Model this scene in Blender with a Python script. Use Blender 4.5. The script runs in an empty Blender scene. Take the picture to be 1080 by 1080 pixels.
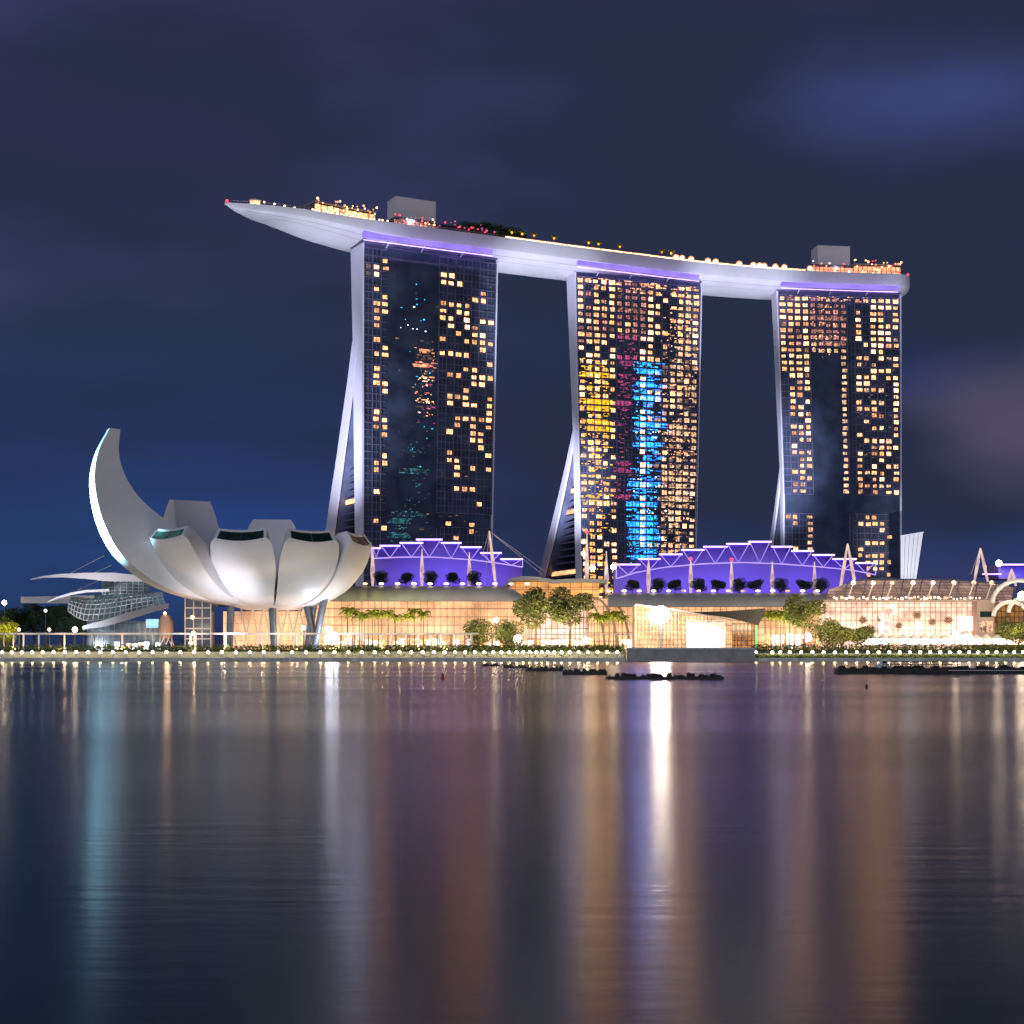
import bpy, math, random
from mathutils import Vector, Matrix
R = math.radians
random.seed(7)
sc = bpy.context.scene
C = sc.collection
F = 1660.0; HZ = 688.0; CAMZ = 3.0

# ---------------------------------------------------------------- camera
cd = bpy.data.cameras.new('camera'); cam = bpy.data.objects.new('camera', cd); C.objects.link(cam)
cam.location = (0, 0, CAMZ); cam.rotation_euler = (R(90), 0, 0)
cd.sensor_width = 36; cd.lens = 36 * F / 1080.0
cd.shift_y = (HZ - 540) / 1080.0
cd.clip_start = 0.5; cd.clip_end = 9000
sc.camera = cam
sc.view_settings.view_transform = 'Standard'; sc.view_settings.look = 'None'
sc.view_settings.exposure = 0; sc.view_settings.gamma = 1
sc.cycles.max_bounces = 5; sc.cycles.diffuse_bounces = 2; sc.cycles.glossy_bounces = 3
sc.cycles.transmission_bounces = 2; sc.cycles.caustics_reflective = False; sc.cycles.caustics_refractive = False
sc.cycles.sample_clamp_indirect = 6.0

def lin(r, g, b):
    f = lambda c: (c/255/12.92) if c/255 <= .04045 else ((c/255+.055)/1.055)**2.4
    return (f(r), f(g), f(b), 1)

# ---------------------------------------------------------------- world: night sky with drifting cloud
w = bpy.data.worlds.new('World'); sc.world = w; w.use_nodes = True
nt = w.node_tree; N = nt.nodes; L = nt.links
N.clear()
out = N.new('ShaderNodeOutputWorld'); bg = N.new('ShaderNodeBackground')
tc = N.new('ShaderNodeTexCoord'); sp = N.new('ShaderNodeSeparateXYZ')
L.new(tc.outputs['Generated'], sp.inputs[0])
def ramp(stops, interp='EASE', nodes=N):
    r = nodes.new('ShaderNodeValToRGB'); cr = r.color_ramp; cr.interpolation = interp
    while len(cr.elements) < len(stops): cr.elements.new(0.5)
    for e, (p, c) in zip(cr.elements, stops): e.position = p; e.color = c
    return r
rz = ramp([(0.0, lin(30,34,60)), (0.03, lin(46,64,118)), (0.075, lin(40,62,118)), (0.13, lin(38,55,98)), (0.21, lin(41,51,77)), (0.30, lin(44,48,76)), (0.385, lin(50,50,82)), (0.52, lin(24,30,38)), (1, lin(18,22,30))])
L.new(sp.outputs['Z'], rz.inputs[0])
def noise(scale, detail, rough, vec, loc=(0,0,0)):
    mp = N.new('ShaderNodeMapping'); mp.inputs['Scale'].default_value = vec; mp.inputs['Location'].default_value = loc
    L.new(tc.outputs['Generated'], mp.inputs[0])
    n = N.new('ShaderNodeTexNoise'); n.inputs['Scale'].default_value = scale; n.inputs['Detail'].default_value = detail
    n.inputs['Roughness'].default_value = rough; L.new(mp.outputs[0], n.inputs['Vector']); return n
def mix(a, b, f, mode='MIX'):
    m = N.new('ShaderNodeMix'); m.data_type = 'RGBA'; m.blend_type = mode
    if isinstance(f, float): m.inputs[0].default_value = f
    else: L.new(f, m.inputs[0])
    for s, v in ((6, a), (7, b)):
        if isinstance(v, tuple): m.inputs[s].default_value = v
        else: L.new(v, m.inputs[s])
    return m.outputs[2]
n1 = noise(1.0, 3, .45, (2.2, 2.2, 8.5), (3.1, 0, 1.2))
d1 = ramp([(.40, (0,0,0,1)), (.60, (1,1,1,1))]); L.new(n1.outputs['Fac'], d1.inputs[0])
col = mix(rz.outputs[0], lin(39, 46, 70), d1.outputs[0])
n2 = noise(1.0, 3, .5, (3.5, 3.5, 9), (0.7, 2, 4.4))
d2 = ramp([(.50, (0,0,0,1)), (.75, (.8,.8,.8,1))]); L.new(n2.outputs['Fac'], d2.inputs[0])
col = mix(col, lin(56, 60, 100), d2.outputs[0])
def blob(cx, cz, rx, rzz):
    """soft cloud patch around one direction of the sky"""
    a = N.new('ShaderNodeMapping'); a.vector_type = 'POINT'
    a.inputs['Location'].default_value = (-cx/rx, 0, -cz/rzz); a.inputs['Scale'].default_value = (1/rx, 0, 1/rzz)
    L.new(tc.outputs['Generated'], a.inputs[0])
    ad = N.new('ShaderNodeVectorMath'); ad.operation = 'ADD'
    nn = noise(5, 3, .5, (1, 1, 2.5)); 
    s = N.new('ShaderNodeVectorMath'); s.operation = 'SCALE'; s.inputs['Scale'].default_value = 1.3
    sb = N.new('ShaderNodeVectorMath'); sb.operation = 'SUBTRACT'; sb.inputs[1].default_value = (.5,.5,.5)
    L.new(nn.outputs['Color'], sb.inputs[0]); L.new(sb.outputs[0], s.inputs[0])
    L.new(a.outputs[0], ad.inputs[0]); L.new(s.outputs[0], ad.inputs[1])
    ln = N.new('ShaderNodeVectorMath'); ln.operation = 'LENGTH'; L.new(ad.outputs[0], ln.inputs[0])
    r = ramp([(0, (1,1,1,1)), (1, (0,0,0,1))]); L.new(ln.outputs['Value'], r.inputs[0])
    return r.outputs[0]
def scalef(sock, k):
    m = N.new('ShaderNodeMath'); m.operation = 'MULTIPLY'; m.inputs[1].default_value = k; L.new(sock, m.inputs[0]); return m.outputs[0]
col = mix(col, lin(100, 90, 112), scalef(blob(.315, .13, .10, .065), .6))
col = mix(col, lin(66, 74, 128), scalef(blob(.235, .33, .13, .045), .75))
col = mix(col, lin(64, 56, 104), scalef(blob(-.33, .40, .14, .10), .7))
col = mix(col, lin(34, 70, 130), scalef(blob(-.27, .05, .20, .09), .6))
col = mix(col, lin(42, 62, 128), scalef(blob(.24, .165, .11, .03), .3))
L.new(col, bg.inputs[0]); bg.inputs[1].default_value = 1.0
# a trace of real twilight scatter under the clouds
sky = N.new('ShaderNodeTexSky'); sky.sky_type = 'NISHITA'; sky.sun_disc = False
sky.sun_elevation = R(-5); sky.sun_rotation = R(250)
bg2 = N.new('ShaderNodeBackground'); L.new(sky.outputs[0], bg2.inputs[0]); bg2.inputs[1].default_value = 0.05
add = N.new('ShaderNodeAddShader'); L.new(bg.outputs[0], add.inputs[0]); L.new(bg2.outputs[0], add.inputs[1])
L.new(add.outputs[0], out.inputs[0])

# dim glow of the city behind the viewer
sd = bpy.data.lights.new('city_glow', 'SUN'); sd.energy = 0.85; sd.angle = R(40); sd.color = (0.86, 0.86, 1.0)
so = bpy.data.objects.new('city_glow', sd); C.objects.link(so)
so.rotation_euler = Vector((-0.35, -1, 0.35)).to_track_quat('Z', 'Y').to_euler()

# ---------------------------------------------------------------- helpers
def P(px, py, D): return Vector(((px-540)/F*D, D, CAMZ + (HZ-py)/F*D))
def X(px, D): return (px-540)/F*D
def Z(py, D): return CAMZ + (HZ-py)/F*D

def mat(name, c, rough=.6, metal=0, var=.12, scale=.3, spec=.5, bump=0):
    m = bpy.data.materials.new(name); m.use_nodes = True
    n = m.node_tree.nodes; l = m.node_tree.links; b = n['Principled BSDF']
    b.inputs['Roughness'].default_value = rough; b.inputs['Metallic'].default_value = metal
    b.inputs['Specular IOR Level'].default_value = spec
    t = n.new('ShaderNodeTexCoord'); no = n.new('ShaderNodeTexNoise')
    no.inputs['Scale'].default_value = scale; no.inputs['Detail'].default_value = 5
    l.new(t.outputs['Object'], no.inputs['Vector'])
    r = n.new('ShaderNodeValToRGB'); e = r.color_ramp.elements
    e[0].position = .3; e[1].position = .7
    e[0].color = tuple(x*(1-var) for x in c[:3])+(1,); e[1].color = tuple(min(1, x*(1+var)) for x in c[:3])+(1,)
    l.new(no.outputs['Fac'], r.inputs[0]); l.new(r.outputs[0], b.inputs['Base Color'])
    if bump:
        bp = n.new('ShaderNodeBump'); bp.inputs['Strength'].default_value = bump; l.new(no.outputs['Fac'], bp.inputs['Height']); l.new(bp.outputs[0], b.inputs['Normal'])
    return m
def emi(name, c, s, var=.4, scale=.9, c2=None, gi=True, isl=0):
    m = bpy.data.materials.new(name); m.use_nodes = True
    n = m.node_tree.nodes; l = m.node_tree.links; b = n['Principled BSDF']
    b.inputs['Base Color'].default_value = (.05,.05,.05,1); b.inputs['Roughness'].default_value = .3
    b.inputs['Emission Strength'].default_value = s
    t = n.new('ShaderNodeTexCoord'); no = n.new('ShaderNodeTexNoise')
    no.inputs['Scale'].default_value = scale; no.inputs['Detail'].default_value = 2
    l.new(t.outputs['Object'], no.inputs['Vector'])
    r = n.new('ShaderNodeValToRGB'); e = r.color_ramp.elements
    e[0].position = .35; e[1].position = .65
    e[0].color = tuple(x*(1-var) for x in (c2 or c)[:3])+(1,); e[1].color = tuple(c[:3])+(1,)
    l.new(no.outputs['Fac'], r.inputs[0]); l.new(r.outputs[0], b.inputs['Emission Color'])
    if isl:
        g = n.new('ShaderNodeNewGeometry'); oi = n.new('ShaderNodeObjectInfo'); ad = n.new('ShaderNodeMath'); ad.operation = 'ADD'
        l.new(g.outputs['Random Per Island'], ad.inputs[0]); l.new(oi.outputs['Random'], ad.inputs[1])
        fr = n.new('ShaderNodeMath'); fr.operation = 'FRACT'; l.new(ad.outputs[0], fr.inputs[0])
        mr = n.new('ShaderNodeMapRange'); mr.inputs[3].default_value = s*(1-isl); mr.inputs[4].default_value = s*(1+isl)
        l.new(fr.outputs[0], mr.inputs[0]); l.new(mr.outputs[0], b.inputs['Emission Strength'])
    if not gi: m.cycles.emission_sampling = 'NONE'
    return m
def emi_grid(name, ca, cb, s, bw, bh, mortar=.04, dark=(.2,.1,.05,1), nscale=.12, gi=True):
    """lit interior seen through a glazed wall: panes of uneven brightness"""
    m = bpy.data.materials.new(name); m.use_nodes = True
    n = m.node_tree.nodes; l = m.node_tree.links; b = n['Principled BSDF']
    b.inputs['Base Color'].default_value = (.05,.04,.03,1); b.inputs['Roughness'].default_value = .15
    t = n.new('ShaderNodeTexCoord'); s1 = n.new('ShaderNodeSeparateXYZ'); c1 = n.new('ShaderNodeCombineXYZ')
    l.new(t.outputs['Object'], s1.inputs[0])
    l.new(s1.outputs['X'], c1.inputs['X']); l.new(s1.outputs['Z'], c1.inputs['Y'])
    br = n.new('ShaderNodeTexBrick'); br.offset = 0; br.inputs['Scale'].default_value = 1
    br.inputs['Brick Width'].default_value = bw; br.inputs['Row Height'].default_value = bh
    br.inputs['Mortar Size'].default_value = mortar; br.inputs['Mortar'].default_value = dark
    br.inputs['Color1'].default_value = ca; br.inputs['Color2'].default_value = cb
    l.new(c1.outputs[0], br.inputs['Vector'])
    no = n.new('ShaderNodeTexNoise'); no.inputs['Scale'].default_value = nscale; no.inputs['Detail'].default_value = 6; no.inputs['Roughness'].default_value = .65
    l.new(t.outputs['Object'], no.inputs['Vector'])
    mr = n.new('ShaderNodeMapRange'); mr.inputs[1].default_value = .3; mr.inputs[2].default_value = .72; mr.inputs[3].default_value = .35*s; mr.inputs[4].default_value = 1.6*s
    l.new(no.outputs['Fac'], mr.inputs[0]); l.new(mr.outputs[0], b.inputs['Emission Strength'])
    l.new(br.outputs['Color'], b.inputs['Emission Color'])
    if not gi: m.cycles.emission_sampling = 'NONE'
    return m

M = {}
M['white'] = mat('white_panel', (.72,.71,.76), .45, var=.06, scale=.05)
M['fin'] = mat('fin_panel', (.70,.69,.82), .5, var=.05, scale=.04)
M['hull'] = mat('hull_panel', (.66,.66,.72), .42, var=.10, scale=.06)
M['museum'] = mat('museum_skin', (.72,.73,.75), .45, var=.05, scale=.08)
M['museum_in'] = mat('museum_inner_skin', (.50,.48,.50), .55, var=.05, scale=.08)
M['dkglass'] = mat('dark_skylight_glass', (.012,.03,.028), .08, var=.3, scale=.5)
M['grglass'] = mat('green_skylight_glass', (.06,.22,.17), .2, var=.5, scale=.3)
M['glass'] = mat('facade_glass', (.048,.066,.115), .16, var=.45, scale=.10, spec=.5)
M['grid'] = mat('facade_frame', (.125,.12,.21), .5, var=.4, scale=.2)
M['steel'] = mat('steel_column', (.10,.13,.17), .4, metal=.3, var=.2)
M['conc'] = mat('concrete', (.36,.35,.33), .8, var=.18, scale=.4, bump=.1)
M['quay'] = mat('quay_stone', (.58,.59,.54), .8, var=.3, scale=.5, bump=.2)
M['dark'] = mat('dark_timber', (.02,.02,.018), .6, var=.4, scale=1.5)
M['roof'] = mat('roof_metal', (.30,.31,.33), .45, metal=.1, var=.1, scale=.08)
M['mullion'] = mat('mullion_metal', (.34,.24,.18), .5, var=.2)
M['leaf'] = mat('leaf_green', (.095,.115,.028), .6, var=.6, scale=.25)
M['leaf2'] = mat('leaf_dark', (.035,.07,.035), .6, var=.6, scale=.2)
M['palmleaf'] = mat('palm_leaf', (.27,.30,.04), .5, var=.5, scale=.6)
M['bark'] = mat('bark', (.16,.11,.07), .9, var=.4, scale=2)
M['glass2'] = mat('leg_glass', (.13,.15,.26), .3, var=.3, scale=.15)
M['hedge'] = mat('hedge_leaf', (.10,.135,.03), .7, var=.7, scale=.8)
M['land'] = mat('paving', (.22,.20,.18), .85, var=.3, scale=.1)
M['pwall'] = mat('violet_lit_wall', (.26,.22,.55), .6, var=.08, scale=.08)  # white hall surfaces, some of the violet light put into their colour
M['whitep'] = mat('white_paint', (.78,.76,.74), .4, var=.05)
M['red'] = mat('red_paint', (.5,.03,.04), .5, var=.2)
M['beige'] = mat('beige_stone', (.45,.34,.28), .7, var=.12, scale=.3)
E = {}
E['warm'] = emi('lamp_warm', (1,.47,.20), 3.7, .75, 1.1, (1,.34,.11), isl=.7)
E['warm2'] = emi('lamp_bright', (1,.56,.26), 7.0, .75, 1.1, (1,.45,.16), isl=.4)
E['dim'] = emi('lamp_dim', (.55,.30,.20), .5, .7, .9, isl=.6)
E['pink'] = emi('lamp_pink', (.85,.33,.26), 1.2, .85, 1.1, (.22,.09,.14), isl=.6)
E['beige'] = emi('lamp_beige', (.98,.54,.29), 2.3, .8, 1.0, (.42,.26,.18), isl=.6)
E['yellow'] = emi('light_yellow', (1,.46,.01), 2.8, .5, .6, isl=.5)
E['blue'] = emi('glint_blue', (.015,.20,1), 7.0, .5, .6, isl=.6)
E['cyan'] = emi('glint_cyan', (.02,.42,.85), 3.4, .5, .6, isl=.6)
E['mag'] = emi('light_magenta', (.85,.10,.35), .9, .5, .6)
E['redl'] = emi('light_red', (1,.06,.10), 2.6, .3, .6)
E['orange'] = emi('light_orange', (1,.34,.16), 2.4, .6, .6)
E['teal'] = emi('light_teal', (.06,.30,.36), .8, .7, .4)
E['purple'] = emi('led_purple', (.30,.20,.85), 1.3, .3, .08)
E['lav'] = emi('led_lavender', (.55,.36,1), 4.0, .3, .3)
E['bulb'] = emi('bulb_warm_white', (1,.84,.42), 60, .05)
E['deckbulb'] = emi('bulb_deck', (1,.72,.38), 4.5, .2)
E['flood'] = emi('floodlight_glow', (1,.78,.55), 45, .05)
E['hot'] = emi('floodlight_hot', (1,.80,.62), 120, .05)
E['shop'] = emi('shop_light', (1,.78,.56), 4.5, .7, .5, (1,.50,.26), isl=.6)
E['screen'] = emi('screen_light', (1,.84,.80), 3.2, .6, .16, (1,.62,.48))
E['flare'] = emi('glow_ring_orange', (1,.38,.10), 1.5, .4, .8, (1,.35,.08))
E['bluewhite'] = emi('floodlight_cool', (.74,.82,1), 60, .05)
E['round'] = emi('glare_glow', (1,.80,.72), 1.5, .5, .4, (1,.6,.5))
E['white'] = emi('white_light', (.85,.92,1), 5, .2)
E['in_a'] = emi_grid('interior_orange', lin(238,176,128), lin(232,170,122), 1.5, 2.4, 3.1, .06, lin(170,104,72), .07)
E['in_b'] = emi_grid('interior_amber', lin(240,170,95), lin(225,150,85), 1.35, 4.2, 3.0, .1, lin(110,62,34))
E['in_c'] = emi_grid('interior_pink', lin(255,214,190), lin(246,190,160), 1.8, 1.9, 2.2, .06, lin(215,140,110))
E['in_d'] = emi_grid('interior_pavilion', lin(255,206,150), lin(232,165,110), 1.6, 1.3, 1.7, .12, lin(120,80,55))
E['in_t'] = emi_grid('interior_teal', lin(80,110,125), lin(40,62,80), .8, 1.6, 2.6, .1, lin(20,34,44))

class MB:
    def __init__(s): s.v = []; s.f = []
    def quad(s, *p):
        n = len(s.v); s.v += [Vector(q) for q in p]; s.f.append(tuple(range(n, n+len(p)))); return s
    def obox(s, c, ax, ay, az):
        c = Vector(c); ax = Vector(ax); ay = Vector(ay); az = Vector(az); n = len(s.v)
        for i in (-1, 1):
            for j in (-1, 1):
                for k in (-1, 1): s.v.append(c + ax*i + ay*j + az*k)
        s.f += [tuple(n+q for q in f) for f in ((0,1,3,2),(4,6,7,5),(0,4,5,1),(2,3,7,6),(0,2,6,4),(1,5,7,3))]
        return s
    def box(s, x0, x1, y0, y1, z0, z1):
        return s.obox(((x0+x1)/2, (y0+y1)/2, (z0+z1)/2), ((x1-x0)/2,0,0), (0,(y1-y0)/2,0), (0,0,(z1-z0)/2))
    def loft(s, rings, caps=True, closed=True):
        n0 = len(s.v); k = len(rings[0])
        for r in rings: s.v += [Vector(p) for p in r]
        for i in range(len(rings)-1):
            for j in range(k if closed else k-1):
                a = n0+i*k+j; b = n0+i*k+(j+1) % k
                s.f.append((a, b, b+k, a+k))
        if caps:
            s.f.append(tuple(n0+j for j in reversed(range(k))))
            s.f.append(tuple(n0+(len(rings)-1)*k+j for j in range(k)))
        return s
    def prism(s, pts, vec):
        vec = Vector(vec); return s.loft([[Vector(p) for p in pts], [Vector(p)+vec for p in pts]])
    def tube(s, pts, r, n=6):
        pts = [Vector(p) for p in pts]; rs = r if isinstance(r, (list, tuple)) else [r]*len(pts)
        rings = []
        for i, p in enumerate(pts):
            d = (pts[min(i+1, len(pts)-1)] - pts[max(i-1, 0)]).normalized()
            up = Vector((0,1,0)) if abs(d.z) > .9 else Vector((0,0,1))
            a = d.cross(up).normalized(); b = d.cross(a)
            rings.append([p + (a*math.cos(t)+b*math.sin(t))*rs[i] for t in [2*math.pi*j/n for j in range(n)]])
        return s.loft(rings)
    def sphere(s, c, r, nu=8, nv=5, sz=1):
        c = Vector(c); rings = []
        for i in range(nv+1):
            t = math.pi*(i+.02)/(nv+.04)
            rings.append([c+Vector((math.cos(2*math.pi*j/nu)*math.sin(t)*r, math.sin(2*math.pi*j/nu)*math.sin(t)*r, -math.cos(t)*r*sz)) for j in range(nu)])
        return s.loft(rings)
    def build(s, name, m, parent=None, org=None, smooth=None):
        me = bpy.data.meshes.new(name)
        if parent is not None:
            q = parent
            while q.parent: q = q.parent
            o0 = Vector(q.location)
        else:
            if org is None:
                xs = [p.x for p in s.v]; ys = [p.y for p in s.v]; zs = [p.z for p in s.v]
                org = ((min(xs)+max(xs))/2, (min(ys)+max(ys))/2, min(zs))
            o0 = Vector(org)
        me.from_pydata([tuple(p-o0) for p in s.v], [], s.f); me.materials.append(m)
        import bmesh
        bm = bmesh.new(); bm.from_mesh(me); bmesh.ops.recalc_face_normals(bm, faces=bm.faces); bm.to_mesh(me); bm.free()
        if smooth:
            for p in me.polygons: p.use_smooth = True
            me.set_sharp_from_angle(angle=R(smooth))
        o = bpy.data.objects.new(name, me); C.objects.link(o)
        if parent is None: o.location = o0
        else: o.parent = parent
        return o
def tag(o, label=None, cat=None, group=None, kind=None):
    if label: o['label'] = label
    if cat: o['category'] = cat
    if group: o['group'] = group
    if kind: o['kind'] = kind
    return o
def thing(name, label, cat, loc, group=None):
    o = bpy.data.objects.new(name, None); C.objects.link(o); o.location = loc; o.empty_display_size = .5
    return tag(o, label, cat, group)
def dup(root, loc, label=None, rot=None, sc_=None):
    r = root.copy(); C.objects.link(r); r.location = loc
    if rot is not None: r.rotation_euler = (0,0,rot)
    if sc_ is not None: r.scale = sc_ if isinstance(sc_, tuple) else (sc_,)*3
    if label: r['label'] = label
    for ch in root.children:
        c = ch.copy(); C.objects.link(c); c.parent = r
        for g in ch.children:
            d = g.copy(); C.objects.link(d); d.parent = c
    return r
def interp(xs, ys, x):
    if x <= xs[0]: return ys[0]
    for i in range(1, len(xs)):
        if x <= xs[i]:
            t = (x-xs[i-1])/(xs[i]-xs[i-1]); return ys[i-1]+(ys[i]-ys[i-1])*t
    return ys[-1]
def catmull(pts, n):
    pts = [Vector(p) for p in pts]; o = []; m = len(pts)-1
    for i in range(n+1):
        t = i/n*m; k = min(int(t), m-1); u = t-k
        p1 = pts[k]; p2 = pts[k+1]; p0 = pts[k-1] if k > 0 else p1*2-p2; p3 = pts[k+2] if k+2 <= m else p2*2-p1
        o.append(.5*((2*p1)+(p2-p0)*u+(2*p0-5*p1+4*p2-p3)*u*u+(3*p1-p0-3*p2+p3)*u**3))
    return o
def lamp(name, kind, loc, energy, color, target=None, **kw):
    d = bpy.data.lights.new(name, kind); d.energy = energy; d.color = color
    for k, v in kw.items(): setattr(d, k, v)
    o = bpy.data.objects.new(name, d); C.objects.link(o); o.location = loc
    if target is not None: o.rotation_euler = (Vector(loc)-Vector(target)).to_track_quat('Z', 'Y').to_euler()
    return o
ORD = ['first','second','third','fourth','fifth','sixth','seventh','eighth','ninth','tenth','eleventh','twelfth','thirteenth','fourteenth','fifteenth','sixteenth']

# ================================================================ SETTING
def water_mat():
    m = bpy.data.materials.new('bay_water'); m.use_nodes = True
    n = m.node_tree.nodes; l = m.node_tree.links; b = n['Principled BSDF']
    b.inputs['Base Color'].default_value = (.004,.050,.030,1); b.inputs['IOR'].default_value = 1.37
    t = n.new('ShaderNodeTexCoord')
    mp = n.new('ShaderNodeMapping'); mp.inputs['Scale'].default_value = (.006, .03, 1); l.new(t.outputs['Object'], mp.inputs[0])
    no = n.new('ShaderNodeTexNoise'); no.inputs['Scale'].default_value = 1; no.inputs['Detail'].default_value = 4; l.new(mp.outputs[0], no.inputs['Vector'])
    mr = n.new('ShaderNodeMapRange'); mr.inputs[1].default_value = .35; mr.inputs[2].default_value = .65; mr.inputs[3].default_value = .18; mr.inputs[4].default_value = .225
    l.new(no.outputs['Fac'], mr.inputs[0]); l.new(mr.outputs[0], b.inputs['Roughness'])
    b.inputs['Anisotropic'].default_value = .3; tg = n.new('ShaderNodeCombineXYZ'); tg.inputs[1].default_value = 1; l.new(tg.outputs[0], b.inputs['Tangent'])
    mp2 = n.new('ShaderNodeMapping'); mp2.inputs['Scale'].default_value = (.35, 1.6, 1); l.new(t.outputs['Object'], mp2.inputs[0])
    n2 = n.new('ShaderNodeTexNoise'); n2.inputs['Scale'].default_value = 1; n2.inputs['Detail'].default_value = 5; l.new(mp2.outputs[0], n2.inputs['Vector'])
    bp = n.new('ShaderNodeBump'); bp.inputs['Strength'].default_value = .07; bp.inputs['Distance'].default_value = .10
    mp3 = n.new('ShaderNodeMapping'); mp3.inputs['Scale'].default_value = (.012, .05, 1); l.new(t.outputs['Object'], mp3.inputs[0])
    n3 = n.new('ShaderNodeTexNoise'); n3.inputs['Scale'].default_value = 1; n3.inputs['Detail'].default_value = 3; l.new(mp3.outputs[0], n3.inputs['Vector'])
    mr3 = n.new('ShaderNodeMapRange'); mr3.inputs[1].default_value = .42; mr3.inputs[2].default_value = .62; mr3.inputs[3].default_value = .02; mr3.inputs[4].default_value = .16
    l.new(n3.outputs['Fac'], mr3.inputs[0]); l.new(mr3.outputs[0], bp.inputs['Strength'])
    l.new(n2.outputs['Fac'], bp.inputs['Height']); l.new(bp.outputs[0], b.inputs['Normal'])
    return m
QY = 500.0   # quay edge
tag(MB().quad((-3000,-400,0),(3000,-400,0),(3000,QY+20,0),(-3000,QY+20,0)).build('water', water_mat()), kind='structure')
tag(MB().quad((-4000,QY+12,3.9),(4000,QY+12,3.9),(4000,6500,3.9),(-4000,6500,3.9)).build('ground', M['land']), kind='structure')
q = MB(); q.box(-400, 36, QY, QY+6.0, -3, 1.25); q.box(77, 420, QY, QY+6.0, -3, 1.25)
tag(q.build('promenade', M['quay']), kind='structure')
q = MB(); q.box(-400, 36, QY+6.002, QY+14, -3, 3.2); q.box(77, 420, QY+6.002, QY+14, -3, 2.6)
tag(q.build('upper_promenade', M['conc']), kind='structure')

# event plaza block of plain concrete that steps out into the bay
t = thing('plaza_wall', 'plain low grey concrete wall standing in the water below the bright glass pavilion', 'wall', (56, QY-3, 0))
q = MB(); q.box(36.3, 76.7, QY-4, QY+13, -2, Z(684.2, QY-4)-.3); q.build('wall', M['conc'], t)
q = MB(); q.box(36.1, 76.9, QY-4.3, QY-3.4, Z(684.2, QY-4)-.297, Z(683, QY-4)); q.build('coping', M['quay'], t)

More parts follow.
